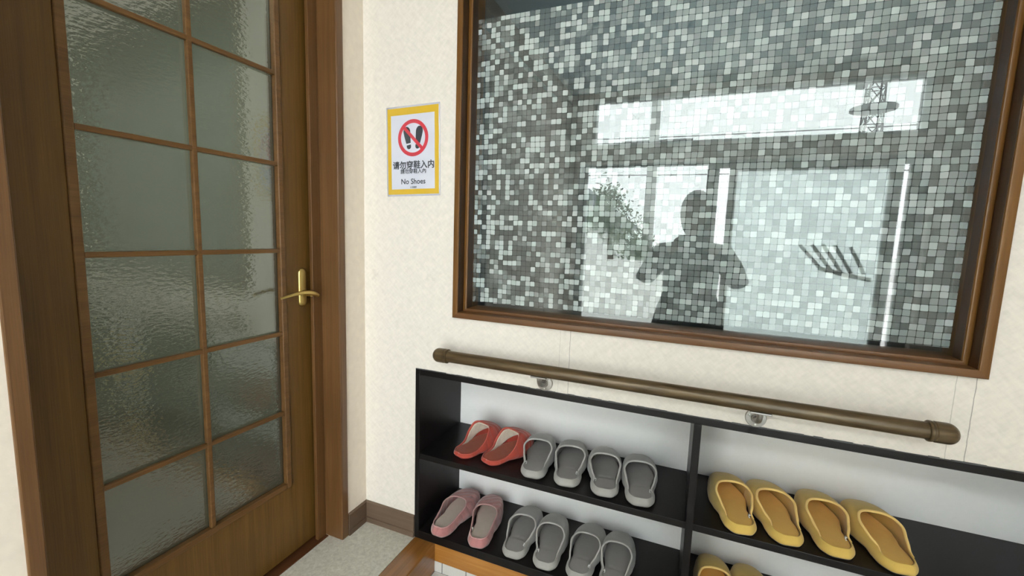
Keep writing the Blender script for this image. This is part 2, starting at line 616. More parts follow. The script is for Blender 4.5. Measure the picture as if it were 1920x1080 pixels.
def mosaic_film():
    """window film printed with a slightly wavy mosaic of frosted squares"""
    m, nt, out = mat('mosaic_window_film')
    pitch = 0.0163
    tc = N(nt, 'ShaderNodeTexCoord')
    sx = N(nt, 'ShaderNodeSeparateXYZ')
    L(nt, tc, 'Object', sx, 'Vector')
    def warp(scale, amp, axis_out, off):
        mp = N(nt, 'ShaderNodeMapping')
        mp.inputs['Location'].default_value = (off, off, off)
        L(nt, tc, 'Object', mp, 'Vector')
        nz = N(nt, 'ShaderNodeTexNoise')
        nz.inputs['Scale'].default_value = scale
        nz.inputs['Detail'].default_value = 1.5
        L(nt, mp, 'Vector', nz, 'Vector')
        return math_n(nt, 'MULTIPLY_ADD', math_n(nt, 'SUBTRACT', nz.outputs['Fac'], 0.5), amp, axis_out)
    u = math_n(nt, 'DIVIDE', warp(24.0, 0.0046, sx.outputs['X'], 0.0), pitch)
    v = math_n(nt, 'DIVIDE', warp(24.0, 0.0046, sx.outputs['Z'], 7.0), pitch)
    cu, cv = math_n(nt, 'FLOOR', u), math_n(nt, 'FLOOR', v)
    fu, fv = math_n(nt, 'FRACT', u), math_n(nt, 'FRACT', v)
    cb = N(nt, 'ShaderNodeCombineXYZ')
    nt.links.new(cu, cb.inputs[0])
    nt.links.new(cv, cb.inputs[1])
    wn = N(nt, 'ShaderNodeTexWhiteNoise', noise_dimensions='2D')
    L(nt, cb, 'Vector', wn, 'Vector')
    wc = N(nt, 'ShaderNodeSeparateColor')
    L(nt, wn, 'Color', wc, 'Color')
    # rounded-square mask
    au = math_n(nt, 'ABSOLUTE', math_n(nt, 'SUBTRACT', fu, 0.5))
    av = math_n(nt, 'ABSOLUTE', math_n(nt, 'SUBTRACT', fv, 0.5))
    pu = math_n(nt, 'POWER', math_n(nt, 'MULTIPLY', au, 2.0), 9.0)
    pv = math_n(nt, 'POWER', math_n(nt, 'MULTIPLY', av, 2.0), 9.0)
    rr = math_n(nt, 'ADD', pu, pv)
    edge = N(nt, 'ShaderNodeMapRange')
    edge.inputs['From Min'].default_value = 0.42
    edge.inputs['From Max'].default_value = 0.66
    edge.inputs['To Min'].default_value = 1.0
    edge.inputs['To Max'].default_value = 0.0
    nt.links.new(rr, edge.inputs['Value'])
    # tone of each square
    cr = N(nt, 'ShaderNodeValToRGB')
    cr.color_ramp.interpolation = 'CONSTANT'
    e = cr.color_ramp.elements
    e[0].position, e[0].color = 0.0, (0.10, 0.10, 0.10, 1)
    e[1].position, e[1].color = 0.32, (0.16, 0.16, 0.16, 1)
    for ps, c_ in ((0.44, 0.30), (0.58, 0.42), (0.66, 0.72), (0.80, 0.90)):
        q = e.new(ps)
        q.color = (c_, c_, c_, 1)
    L(nt, wn, 'Value', cr, 'Fac')
    # towards the middle and far side: more half tones, reflected veil painted in
    cr2 = N(nt, 'ShaderNodeValToRGB')
    cr2.color_ramp.interpolation = 'CONSTANT'
    e2 = cr2.color_ramp.elements
    e2[0].position, e2[0].color = 0.0, (0.21, 0.21, 0.21, 1)
    e2[1].position, e2[1].color = 0.16, (0.29, 0.29, 0.29, 1)
    for ps, c_ in ((0.34, 0.42), (0.52, 0.52), (0.70, 0.62), (0.85, 0.87)):
        q = e2.new(ps)
        q.color = (c_, c_, c_, 1)
    L(nt, wn, 'Value', cr2, 'Fac')
    zone = N(nt, 'ShaderNodeMapRange')
    zone.inputs['From Min'].default_value = -0.36
    zone.inputs['From Max'].default_value = 0.02
    L(nt, sx, 'X', zone, 'Value')
    pick = math_n(nt, 'LESS_THAN', wc.outputs['Blue'], zone.outputs[0])
    tone = N(nt, 'ShaderNodeMix', data_type='RGBA')
    nt.links.new(pick, tone.inputs[0])
    L(nt, cr, 'Color', tone, 6)
    L(nt, cr2, 'Color', tone, 7)
    alpha = math_n(nt, 'MULTIPLY_ADD', math_n(nt, 'MULTIPLY', tone.outputs[2], edge.outputs[0]), 0.97, 0.02)
    # slight tint change from square to square
    tint = N(nt, 'ShaderNodeMix', data_type='RGBA')
    tint.inputs[6].default_value = (0.60, 0.625, 0.635, 1)
    tint.inputs[7].default_value = (0.65, 0.625, 0.655, 1)
    L(nt, wc, 'Green', tint, 0)
    df = N(nt, 'ShaderNodeBsdfDiffuse')
    nt.links.new(tint.outputs[2], df.inputs['Color'])
    tr = N(nt, 'ShaderNodeBsdfTransparent')
    # dark printed joint between the squares
    jm = N(nt, 'ShaderNodeMix', data_type='RGBA')
    jm.inputs[6].default_value = (0.35, 0.37, 0.38, 1)
    jm.inputs[7].default_value = (1, 1, 1, 1)
    L(nt, edge, 'Result', jm, 0)
    nt.links.new(jm.outputs[2], tr.inputs['Color'])
    mx = N(nt, 'ShaderNodeMixShader')
    nt.links.new(alpha, mx.inputs[0])
    L(nt, tr, 'BSDF', mx, 1)
    L(nt, df, 'BSDF', mx, 2)
    L(nt, mx, 'Shader', out, 'Surface')
    return m


M['film'] = mosaic_film()


def fabric(name, col, rough=0.85, bump=0.35, nscale=900, sheen=0.25, quilt=False, var=0.06):
    m, nt, out = mat(name)
    tc = N(nt, 'ShaderNodeTexCoord')
    nz = N(nt, 'ShaderNodeTexNoise')
    nz.inputs['Scale'].default_value = nscale
    nz.inputs['Detail'].default_value = 3
    L(nt, tc, 'Object', nz, 'Vector')
    n2 = N(nt, 'ShaderNodeTexNoise')
    n2.inputs['Scale'].default_value = 45
    n2.inputs['Detail'].default_value = 4
    L(nt, tc, 'Object', n2, 'Vector')
    f = math_n(nt, 'ADD', math_n(nt, 'MULTIPLY', nz.outputs['Fac'], 0.5), math_n(nt, 'MULTIPLY', n2.outputs['Fac'], 0.5))
    mr = N(nt, 'ShaderNodeMapRange')
    mr.inputs['From Min'].default_value = 0.3
    mr.inputs['From Max'].default_value = 0.7
    mr.inputs['To Min'].default_value = 1 - var
    mr.inputs['To Max'].default_value = 1 + var
    nt.links.new(f, mr.inputs['Value'])
    fac = mr.outputs[0]
    hh = nz.outputs['Fac']
    p = N(nt, 'ShaderNodeBsdfPrincipled')
    p.inputs['Roughness'].default_value = rough
    p.inputs['Sheen Weight'].default_value = sheen
    p.inputs['Specular IOR Level'].default_value = 0.3
    b = N(nt, 'ShaderNodeBump')
    b.inputs['Strength'].default_value = bump
    b.inputs['Distance'].default_value = 0.0006
    nt.links.new(hh, b.inputs['Height'])
    nrm = b
    if quilt:
        mp = N(nt, 'ShaderNodeMapping')
        mp.inputs['Rotation'].default_value = (0, 0, 0.9)
        L(nt, tc, 'Object', mp, 'Vector')
        wv = N(nt, 'ShaderNodeTexWave')
        wv.inputs['Scale'].default_value = 13
        wv.inputs['Distortion'].default_value = 2.5
        wv.inputs['Detail Scale'].default_value = 1.5
        L(nt, mp, 'Vector', wv, 'Vector')
        pw = math_n(nt, 'POWER', wv.outputs['Fac'], 0.35)
        b2 = N(nt, 'ShaderNodeBump')
        b2.inputs['Strength'].default_value = 0.7
        b2.inputs['Distance'].default_value = 0.003
        nt.links.new(pw, b2.inputs['Height'])
        L(nt, b, 'Normal', b2, 'Normal')
        nrm = b2
    vm = N(nt, 'ShaderNodeVectorMath', operation='SCALE')
    vm.inputs[0].default_value = col
    nt.links.new(fac, vm.inputs['Scale'])
    L(nt, vm, 'Vector', p, 'Base Color')
    L(nt, nrm, 'Normal', p, 'Normal')
    L(nt, p, 'BSDF', out, 'Surface')
    return m


# ------------------------------------------------------------------ room shell
def struct(name, bm, m, parent=None, smooth=False):
    return obj(name, bm, m, parent, kind=None if parent else 'structure', smooth=smooth, sharp=35 if smooth else None)


WX0, WX1, WZ0, WZ1 = 0.376, 1.714, 0.844, 2.06      # outside of the window casing
RKX0, RKX1, RKZ0, RKZ1 = 0.225, 2.069, 0.0008, 0.643  # niche of the slipper rack
WT = 0.11


def wall_with_holes(holes, u0, u1, z0, z1, t0, t1, axis):
    """wall slab between thickness coords t0..t1, with rectangular holes; axis 'x' runs along x"""
    us = sorted({u0, u1, *[h[0] for h in holes], *[h[1] for h in holes]})
    zs = sorted({z0, z1, *[h[2] for h in holes], *[h[3] for h in holes]})
    solid = {}
    for i in range(len(us) - 1):
        for j in range(len(zs) - 1):
            cu, cz = (us[i] + us[i + 1]) / 2, (zs[j] + zs[j + 1]) / 2
            solid[i, j] = not any(h[0] < cu < h[1] and h[2] < cz < h[3] for h in holes)
    bm = bmesh.new()
    vs = {}

    def V(u, t, z):
        k = (round(u, 5), round(t, 5), round(z, 5))
        if k not in vs:
            vs[k] = bm.verts.new((u, t, z) if axis == 'x' else (t, u, z))
        return vs[k]
    for (i, j), s in solid.items():
        if not s:
            continue
        a, b, c, d = us[i], us[i + 1], zs[j], zs[j + 1]
        for t in (t0, t1):
            bm.faces.new((V(a, t, c), V(b, t, c), V(b, t, d), V(a, t, d)))
        for (ni, nj, e) in ((i - 1, j, (a, c, a, d)), (i + 1, j, (b, c, b, d)), (i, j - 1, (a, c, b, c)), (i, j + 1, (a, d, b, d))):
            if not solid.get((ni, nj), False):
                p, q, r, s_ = e
                bm.faces.new((V(p, t0, q), V(p, t1, q), V(r, t1, s_), V(r, t0, s_)))
    return bm


struct('wall_back', wall_with_holes([(WX0 + 0.015, WX1 - 0.015, WZ0 + 0.015, WZ1 - 0.015), (RKX0, RKX1, RKZ0, RKZ1)],
                                    0.0, RX, 0.0, CH, 0.0, WT, 'x'), M['wall'])
DY0, DY1, DH = -0.884, -0.129, 2.03       # door opening along y
struct('wall_left', wall_with_holes([(DY0 - 0.015, DY1 + 0.015, -0.2, DH + 0.015)], -D, WT, 0.0, CH, 0.0, -0.14, 'y'), M['wall_plain'])
struct('wall_right', wall_with_holes([], -D, WT, GZ, CH, RX, RX + 0.12, 'y'), M['wall_plain'])
struct('wall_front', wall_with_holes([(0.2, 2.56, 1.93, 2.34), (0.08, 2.62, GZ, 1.80)], -0.14, RX + 0.12, GZ - 0.05, CH,
                                     -D, -D - 0.12, 'x'), M['wall_plain'])
struct('ceiling', box(bmesh.new(), -0.14, RX + 0.12, -D - 0.12, WT, CH, CH + 0.1), M['ceiling'])
struct('floor', box(bmesh.new(), -0.062, 0.2255, -D, 0.0, -0.13, 0.0), M['floor'])
struct('floor_entrance', box(bmesh.new(), 0.3125, RX, -D, 0.0, GZ - 0.06, GZ), M['tile_floor'])
# tiled skirting under the niche and the wooden strips
struct('wall_skirting', box(bmesh.new(), 0.300, RX, 0.0, 0.06, GZ - 0.02, -0.069), M['tile_wall'])
struct('trim_niche', box(bmesh.new(), 0.300, RX, 0.0, 0.06, -0.069, 0.0005, 0.001), M['step_x'])
st = struct('trim_step', box(bmesh.new(), 0.2255, 0.3125, -D, 0.002, -0.135, 0.001, 0.004), M['step_y'])
struct('trim_wall_foot', box(bmesh.new(), 0.0, RX, 0.06, WT, GZ - 0.02, 0.0), M['wall_plain'])


def baseboard(name, axis, a, b, m):
    """profile: tall face, groove, small foot"""
    bm = bmesh.new()
    prof = [(0, 0), (0.0085, 0), (0.0085, 0.019), (0.0045, 0.0205), (0.0045, 0.0225), (0.0075, 0.0245), (0.0068, 0.080), (0.003, 0.0855), (0, 0.086)]
    rings = []
    for t in (a, b):
        ring = []
        for d, z in prof:
            ring.append(bm.verts.new((t, -d, z) if axis == 'x' else (d, t, z)))
        rings.append(ring)
    n = len(prof)
    for k in range(n):
        bm.faces.new((rings[0][k], rings[0][(k + 1) % n], rings[1][(k + 1) % n], rings[1][k]))
    bm.faces.new(rings[0][::-1])
    bm.faces.new(rings[1])
    return struct(name, bm, m)


baseboard('baseboard_back', 'x', 0.0, 0.2235, M['base_x'])
baseboard('baseboard_left', 'y', -0.098, 0.0, M['base_y'])
baseboard('baseboard_front', 'y', -D, -0.912, M['base_y'])


# ------------------------------------------------------------------ interior glazed door (door_1) and its casing
def casing():
    t = empty('door_casing', (0, 0, 0))
    # every member is a mesh of its own
    def mem(name, b, m):
        o = obj(name, b, m, t)
        return o
    bm = bmesh.new()
    # right jamb: lining, stop and architrave
    box(bm, -0.145, 0.004, -0.129, -0.0975, 0.0, DH + 0.03, 0.0045, 3)
    mem('jamb', bm, M['frame_wood'])
    mem('stop', box(bmesh.new(), -0.088, -0.0745, -0.166, -0.129, 0.0, DH, 0.0015), M['frame_wood'])
    mem('jamb', box(bmesh.new(), -0.145, 0.004, -0.911, -0.884, 0.0, DH + 0.03, 0.003), M['frame_wood'])
    mem('stop', box(bmesh.new(), -0.088, -0.0745, -0.884, -0.862, 0.0, DH, 0.0015), M['frame_wood'])
    mem('head_jamb', box(bmesh.new(), -0.14, 0.004, -0.884, -0.129, DH, DH + 0.03, 0.003), M['door_wood_y'])
    mem('threshold', box(bmesh.new(), -0.14, -0.062, -0.884, -0.129, -0.03, 0.003, 0.002), M['sill'])
    t['kind'] = 'structure'
    return t


cas = casing()
cas.name = 'trim_door_casing'

LX = -0.10          # front face of the leaf
LT = 0.034
door = empty('door_1', (LX, -0.5, 0.008))
door['kind'] = 'structure'


def rel(root, bm):
    bmesh.ops.translate(bm, verts=bm.verts, vec=-root.location)
    return bm


gy0, gy1, gz0, gz1 = -0.748, -0.270, 0.272, 1.845 + 0.06
bm = bmesh.new()
ly0, ly1 = -0.872, -0.140
for (a, b) in ((ly0, gy0 - 0.018), (gy1 + 0.018, ly1)):
    box(bm, LX - LT, LX, a, b, 0.008, 2.02, 0.0012)
obj('stile', rel(door, bm), M['door_wood'], door)
bm = bmesh.new()
box(bm, LX - LT, LX - 0.0003, gy0 - 0.018, gy1 + 0.018, 0.008, gz0 - 0.018, 0.0)
obj('bottom_rail', rel(door, bm), M['door_wood'], door)
bm = bmesh.new()
box(bm, LX - LT, LX - 0.0003, gy0 - 0.018, gy1 + 0.018, gz1 + 0.018, 2.02, 0.0)
obj('top_rail', rel(door, bm), M['door_wood'], door)
# raised bead round the glazing
def bead(bm, x0, x1):
    for (a, b, c, d) in ((gy0 - 0.018, gy0, gz0 - 0.018, gz1 + 0.018), (gy1, gy1 + 0.018, gz0 - 0.018, gz1 + 0.018),
                         (gy0, gy1, gz0 - 0.018, gz0), (gy0, gy1, gz1, gz1 + 0.018)):
        box(bm, x0, x1, a, b, c, d, 0.003, 3)
    return bm
obj('glazing_bead', rel(door, bead(bmesh.new(), LX - LT - 0.004, LX + 0.005)), M['door_wood_y'], door)
bm = bmesh.new()
mz = [1.580 - 0.2655 * k for k in range(-1, 5)]
for z in mz:
    box(bm, LX - 0.010, LX + 0.003, gy0, gy1, z - 0.0065, z + 0.0065, 0.0025, 2)
box(bm, LX - 0.010, LX + 0.0034, -0.5185, -0.5055, gz0, gz1, 0.0025, 2)
obj('muntin', rel(door, bm), M['door_wood_y'], door)
bm = box(bmesh.new(), LX - 0.018, LX - 0.012, gy0, gy1, gz0, gz1)
obj('glass_pane', rel(door, bm), M['rain'], door)


def lever(side):
    """brass lever on a long oval plate; side +1 towards the room"""
    hx = LX if side > 0 else LX - LT
    root = obj('handle_plate', None or oval_plate(hx, side), M['brass'], door, smooth=True, sharp=40)
    bm = bmesh.new()
    y0, z0 = -0.189, 0.9060
    lathe(bm, [(0.0125, 0.0), (0.0125, 0.006 * side), (0.0085, 0.009 * side), (0.0075, 0.041 * side)], 24, 'x', (hx + 0.003 * side, y0, z0))
    pts, rs = [], []
    for k in range(25):
        t = k / 24
        y = -0.166 - 0.142 * t
        z = 0.897 + 0.0155 * math.sin(PI * min(1, (t + 0.02) * 0.98) ** 0.75) + 0.009 * t
        pts.append((hx + side * (0.046 + 0.004 * math.sin(PI * t)), y, z))
        rs.append(0.0085 * (1 - 0.62 * t ** 1.3) * (0.72 + 0.28 * min(1, t * 8)))
    tube(bm, pts, rs, 16)
    for v in bm.verts:      # flatten the blade a little
        pass
    o = obj('lever', rel(door, bm), M['brass'], door, smooth=True, sharp=50)
    o.parent = root
    return root


def oval_plate(hx, side):
    bm = bmesh.new()
    prof = []
    W2, H2, zc, yc = 0.0155, 0.0635, 0.926, -0.189
    n = 40
    rings = []
    for (ins, dx) in ((0.0, 0.0), (0.0, 0.003), (0.0012, 0.0055), (0.004, 0.0075), (0.009, 0.0085)):
        ring = []
        for k in range(n):
            a = 2 * PI * k / n
            yy = (W2 - ins) * math.cos(a)
            zz = (H2 - W2) * (1 if math.sin(a) >= 0 else -1) + (W2 - ins) * math.sin(a)
            ring.append(bm.verts.new((hx + side * dx, yc + yy, zc + zz)))
        rings.append(ring)
    for A, B in zip(rings[:-1], rings[1:]):
        for k in range(n):
            bm.faces.new((A[k], A[(k + 1) % n], B[(k + 1) % n], B[k]))
    bm.faces.new(rings[0][::-1])
    bm.faces.new(rings[-1])
    return rel(door, bm)


lever(1)
lever(-1)

# dim hall behind the door
hall = bmesh.new()
box(hall, -2.1, -2.0, -2.7, 0.4, -0.1, CH)
struct('wall_hall', hall, M['hall_wall'])
hall = bmesh.new()
box(hall, -2.0, -0.14, -2.7, -2.6, -0.1, CH)
box(hall, -2.0, -0.14, 0.3, 0.4, -0.1, CH)
struct('wall_hall_side', hall, M['hall_wall'])
struct('ceiling_hall', box(bmesh.new(), -2.1, -0.14, -2.7, 0.4, CH, CH + 0.1), M['hall_wall'])
struct('floor_hall', box(bmesh.new(), -2.1, -0.14, -2.7, 0.4, -0.13, 0.0), M['hall_floor'])

# ------------------------------------------------------------------ fixed window with mosaic film (window_1)
win = empty('window_1', (1.04, 0, WZ0))
win['kind'] = 'structure'
Y0, Y1, Y2 = -0.016, 0.022, 0.060
tw, ins2 = 0.0190, 0.0135


def frame_ring(bm, x0, x1, z0, z1, wd, ya, yb, bev, which):
    """four mitred bars; which 'h' or 'v'"""
    def bar(p):
        # p: outer a, outer b, inner b, inner a in (x,z)
        b = bmesh.new()
        lo = [b.verts.new((q[0], ya, q[1])) for q in p]
        hi = [b.verts.new((q[0], yb, q[1])) for q in p]
        b.faces.new(lo)
        b.faces.new(hi[::-1])
        for k in range(4):
            b.faces.new((lo[k], lo[(k + 1) % 4], hi[(k + 1) % 4], hi[k]))
        bmesh.ops.recalc_face_normals(b, faces=b.faces)
        if bev:
            es = [e for e in b.edges if abs(e.verts[0].co.y - ya) < 1e-6 and abs(e.verts[1].co.y - ya) < 1e-6
                  and (abs(e.verts[0].co.x - e.verts[1].co.x) < 1e-6 or abs(e.verts[0].co.z - e.verts[1].co.z) < 1e-6)]
            bmesh.ops.bevel(b, geom=es, offset=bev, segments=3, profile=0.5, affect='EDGES')
        merge(bm, b)
    i = wd
    if which == 'h':
        bar([(x0, z0), (x1, z0), (x1 - i, z0 + i), (x0 + i, z0 + i)])
        bar([(x0, z1), (x1, z1), (x1 - i, z1 - i), (x0 + i, z1 - i)])
    else:
        bar([(x0, z0), (x0, z1), (x0 + i, z1 - i), (x0 + i, z0 + i)])
        bar([(x1, z0), (x1, z1), (x1 - i, z1 - i), (x1 - i, z0 + i)])
    return bm


for nm, hv, m in (('casing_rail', 'h', M['win_wood_x']), ('casing_upright', 'v', M['win_wood_z'])):
    obj(nm, rel(win, frame_ring(bmesh.new(), WX0, WX1, WZ0, WZ1, tw, Y0, WT + 0.01, 0.0022, hv)), m, win, smooth=True, sharp=30)
a = tw
for nm, hv, m in (('sash_rail', 'h', M['win_wood_x']), ('sash_upright', 'v', M['win_wood_z'])):
    obj(nm, rel(win, frame_ring(bmesh.new(), WX0 + a, WX1 - a, WZ0 + a - 0.004, WZ1 - a, ins2, Y1, WT, 0.003, hv)), m, win, smooth=True, sharp=30)
# thin dark strips painting in the shade of the two rebates
M['win_dark'] = wood('window_rebate_shade', (0.030, 0.012, 0.004), (0.060, 0.026, 0.008), 'z', 0.45)
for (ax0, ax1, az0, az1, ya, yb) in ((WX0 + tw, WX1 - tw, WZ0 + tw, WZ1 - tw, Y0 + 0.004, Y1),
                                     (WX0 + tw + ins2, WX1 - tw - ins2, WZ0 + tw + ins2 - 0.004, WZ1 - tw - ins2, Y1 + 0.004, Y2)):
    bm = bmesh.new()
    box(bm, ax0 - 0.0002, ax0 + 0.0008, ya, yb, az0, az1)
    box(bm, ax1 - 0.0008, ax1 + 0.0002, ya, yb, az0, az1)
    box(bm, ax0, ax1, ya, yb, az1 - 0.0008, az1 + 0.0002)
    obj('rebate_shade', rel(win, bm), M['win_dark'], win)
gx0, gx1, gzA, gzB = WX0 + a + ins2 - 0.004, WX1 - a - ins2 + 0.004, WZ0 + a + ins2 - 0.008, WZ1 - a - ins2 + 0.004
obj('glass_pane', rel(win, box(bmesh.new(), gx0, gx1, Y2, Y2 + 0.005, gzA, gzB)), M['glass'], win)
# the film stops short of the pane edge at the foot and at the top
fx0, fx1, fz0, fz1 = gx0 + 0.004, gx1 - 0.010, 0.8915, 1.803
bm = bmesh.new()
vs = [bm.verts.new(p) for p in ((fx0, Y2 + 0.0058, fz0), (fx1, Y2 + 0.0058, fz0), (fx1, Y2 + 0.0058, fz1), (fx0, Y2 + 0.0058, fz1))]
bm.faces.new(vs)
obj('mosaic_film', rel(win, bm), M['film'], win)
obj('gasket', rel(win, frame_ring(frame_ring(bmesh.new(), gx0 - 0.001, gx1 + 0.001, gzA - 0.001, gzB + 0.001, 0.0045, Y2 - 0.0022, Y2 - 0.0002, 0, 'h'),
                                  gx0 - 0.001, gx1 + 0.001, gzA - 0.001, gzB + 0.001, 0.0045, Y2 - 0.0022, Y2 - 0.0002, 0, 'v')), M['dark_metal'], win)

# dim room behind the window
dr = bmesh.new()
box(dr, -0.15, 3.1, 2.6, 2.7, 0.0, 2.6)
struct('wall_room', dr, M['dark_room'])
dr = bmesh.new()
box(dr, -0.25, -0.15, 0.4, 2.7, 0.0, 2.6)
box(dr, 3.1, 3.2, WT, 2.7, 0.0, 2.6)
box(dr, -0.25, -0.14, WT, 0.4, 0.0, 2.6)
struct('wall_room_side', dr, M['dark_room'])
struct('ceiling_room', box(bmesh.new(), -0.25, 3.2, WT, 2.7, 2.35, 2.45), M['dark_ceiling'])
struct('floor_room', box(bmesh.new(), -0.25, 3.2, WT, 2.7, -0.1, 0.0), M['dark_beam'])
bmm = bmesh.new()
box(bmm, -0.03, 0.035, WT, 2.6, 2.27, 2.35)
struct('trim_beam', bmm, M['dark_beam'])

# ------------------------------------------------------------------ slipper rack let into the wall
T = 0.0185
rack = empty('slipper_rack', (1.147, 0.0, RKZ0))
tag(rack, 'black-brown two-tier slipper rack with grey-white back, let into the wall under the handrail', 'slipper rack')
RD = 0.300
S1, S0 = 0.329, 0.0315        # tops of the two boards slippers stand on
FY = -0.003
def rb(name, *a, m='rack', bev=0.0012):
    return obj(name, rel(rack, box(bmesh.new(), *a, bev)), M[m], rack)
rb('side_panel', RKX0, RKX0 + T, FY, RD + 0.01, RKZ0, RKZ1)
rb('side_panel', RKX1 - T, RKX1, FY, RD + 0.01, RKZ0, RKZ1)
rb('top_panel', RKX0 + T, RKX1 - T, FY, RD + 0.01, RKZ1 - 0.020, RKZ1)
rb('bottom_panel', RKX0 + T, RKX1 - T, FY, RD + 0.01, RKZ0, S0)
rb('divider', 1.137, 1.157, FY, RD, S0, RKZ1 - 0.020)
rb('shelf_board', RKX0 + T, 1.137, 0.001, RD, S1 - 0.021, S1)
rb('shelf_board', 1.157, RKX1 - T, 0.001, RD, S1 - 0.021, S1)
rb('back_panel', RKX0, RKX1, RD, RD + 0.006, RKZ0, RKZ1, m='rack_back', bev=0)
bm = bmesh.new()
random.seed(5)
for k in range(90):       # uneven bead of sealant along the top edge
    x = RKX0 + k * (RKX1 - RKX0) / 90
    r = random.uniform(0.0012, 0.0030)
    box(bm, x, x + (RKX1 - RKX0) / 90, -0.0012 - r * 0.5, 0.0005, RKZ1 - 0.0008, RKZ1 + r, 0)
obj('sealant_bead', rel(rack, bm), M['seal'], rack)

# ------------------------------------------------------------------ handrail
RY, RZ, RR = -0.063, 0.7255, 0.0188
rail = empty('handrail', (0.99, 0, RZ))
tag(rail, 'antique bronze wall handrail with rounded end caps above the slipper rack', 'handrail')
obj('rail', rel(rail, lathe(bmesh.new(), [(RR, 0.385), (RR, 1.612)], 40, 'x', (0, RY, RZ))), M['bronze'], rail, smooth=True, sharp=40)
for s, x in ((-1, 0.392), (1, 1.603)):
    prof = [(RR, 0), (0.0220, 0.0), (0.0232, 0.0015), (0.0232, 0.006), (0.0218, 0.0075), (0.0218, 0.0105), (0.0232, 0.0122), (0.0232, 0.034)]
    for k in range(1, 9):
        a_ = PI / 2 * k / 8
        prof.append((0.0232 * math.cos(a_), 0.034 + 0.021 * math.sin(a_)))
    prof[-1] = (0.0, 0.055)
    obj('end_cap', rel(rail, lathe(bmesh.new(), [(r, s * h) for r, h in prof], 40, 'x', (x, RY, RZ))), M['bronze'], rail, smooth=True, sharp=35)
for x, s in ((0.703, -1), (1.283, 1)):
    z0 = 0.6685
    pl_ = obj('bracket', rel(rail, lathe(bmesh.new(), [(0.0250, 0.0), (0.0250, -0.003), (0.0235, -0.0055), (0.012, -0.0065), (0.0095, -0.009)], 36, 'y', (x, 0, z0))),
              M['steel'], rail, smooth=True, sharp=35)
    bm = bmesh.new()
    pts = []
    for k in range(13):
        a_ = PI / 2 * k / 12
        pts.append((x, -0.008 - (0.055) * math.sin(a_), z0 + 0.036 * (1 - math.cos(a_)) + 0.000))
    tube(bm, pts, [0.0078 - 0.0012 * (k / 12) for k in range(13)], 16)
    ao = obj('bracket_arm', rel(rail, bm), M['steel'], rail, smooth=True, sharp=40)
    ao.parent = pl_
    bm = box(bmesh.new(), x - 0.024, x + 0.024, RY - 0.011, RY + 0.011, RZ - RR - 0.0035, RZ - RR + 0.001, 0.0012)
    so = obj('saddle', rel(rail, bm), M['steel'], rail)
    so.parent = pl_
    for a_ in (0.6, 2.7, 4.7):
        bm = lathe(bmesh.new(), [(0.0032, -0.0052), (0.0030, -0.0072), (0.0015, -0.0078), (0.0, -0.0074)], 12, 'y', (x + 0.0175 * math.cos(a_), 0, z0 + 0.0175 * math.sin(a_)))
        sw = obj('screw', rel(rail, bm), M['screw'], rail, smooth=True)
        sw.parent = pl_

# ------------------------------------------------------------------ sign
sign = empty('no_shoes_sign', (0.2066, -0.0006, 1.391))
sign.rotation_euler = (0, math.radians(-1.0), 0)
tag(sign, 'laminated yellow-framed No Shoes notice with a red prohibition circle taped to the cream wall', 'sign')
SW, SH = 0.212, 0.296


def sxy(fx, fy):
    return (fx - 0.5) * SW, (0.5 - fy) * SH


def bend(bm):
    for v in bm.verts:      # top corner lifts a little off the wall
        fx, fz = v.co.x / SW + 0.5, v.co.z / SH + 0.5
        lift = 0.006 * max(0, fx - 0.55) ** 1.5 * max(0, fz - 0.2) ** 1.2 + 0.0006 * math.sin(fz * 17) * fx
        v.co.y -= abs(lift) + 0.0006
    return bm


def grid_rect(bm, x0, x1, z0, z1, y, nx=10, nz=14):
    g = [[bm.verts.new((x0 + (x1 - x0) * i / nx, y, z0 + (z1 - z0) * j / nz)) for i in range(nx + 1)] for j in range(nz + 1)]
    for j in range(nz):
        for i in range(nx):
            bm.faces.new((g[j][i], g[j][i + 1], g[j + 1][i + 1], g[j + 1][i]))
    return bm


bm = grid_rect(bmesh.new(), -SW / 2, SW / 2, -SH / 2, SH / 2, 0)
pp = obj('sheet', bend(bm), M['paper'], sign, smooth=True)
md = pp.modifiers.new('thick', 'SOLIDIFY')
md.thickness = 0.0003
md.offset = 1
# yellow border
xo, zo = SW * 0.478, SH * 0.480
xi0, zi1 = sxy(0.088, 0.098)
xi1, zi0 = sxy(0.905, 0.922)
bm = bmesh.new()
for (a0, a1, b0, b1) in ((-xo, xi0, -zo, zo), (xi1, xo, -zo, zo), (xi0, xi1, -zo, zi0), (xi0, xi1, zi1, zo)):
    grid_rect(bm, a0, a1, b0, b1, -0.0005, 4 if a1 - a0 < 0.05 else 10, 14 if b1 - b0 > 0.1 else 3)
obj('yellow_border', bend(bm), M['yellow_ink'], sign)
# prohibition ring and bar
cx, cz = sxy(0.507, 0.357)
RO, RI = 0.0600, 0.0478
bm = bmesh.new()
n = 64
ro = [bm.verts.new((cx + RO * math.cos(2 * PI * k / n), -0.0010, cz + RO * math.sin(2 * PI * k / n))) for k in range(n)]
ri = [bm.verts.new((cx + RI * math.cos(2 * PI * k / n), -0.0010, cz + RI * math.sin(2 * PI * k / n))) for k in range(n)]
for k in range(n):
    bm.faces.new((ro[k], ro[(k + 1) % n], ri[(k + 1) % n], ri[k]))
ca, sa = math.cos(-PI / 4), math.sin(-PI / 4)
g = []
for i in range(9):
    l = -RI * 1.04 + 2.08 * RI * i / 8
    for wv in (-0.0055, 0.0055):
        g.append(bm.verts.new((cx + l * ca - wv * sa, -0.0011, cz + l * sa + wv * ca)))
for i in range(8):
    bm.faces.new((g[2 * i], g[2 * i + 1], g[2 * i + 3], g[2 * i + 2]))
obj('prohibition_ring', bend(bm), M['red_ink'], sign)
# two shoe soles


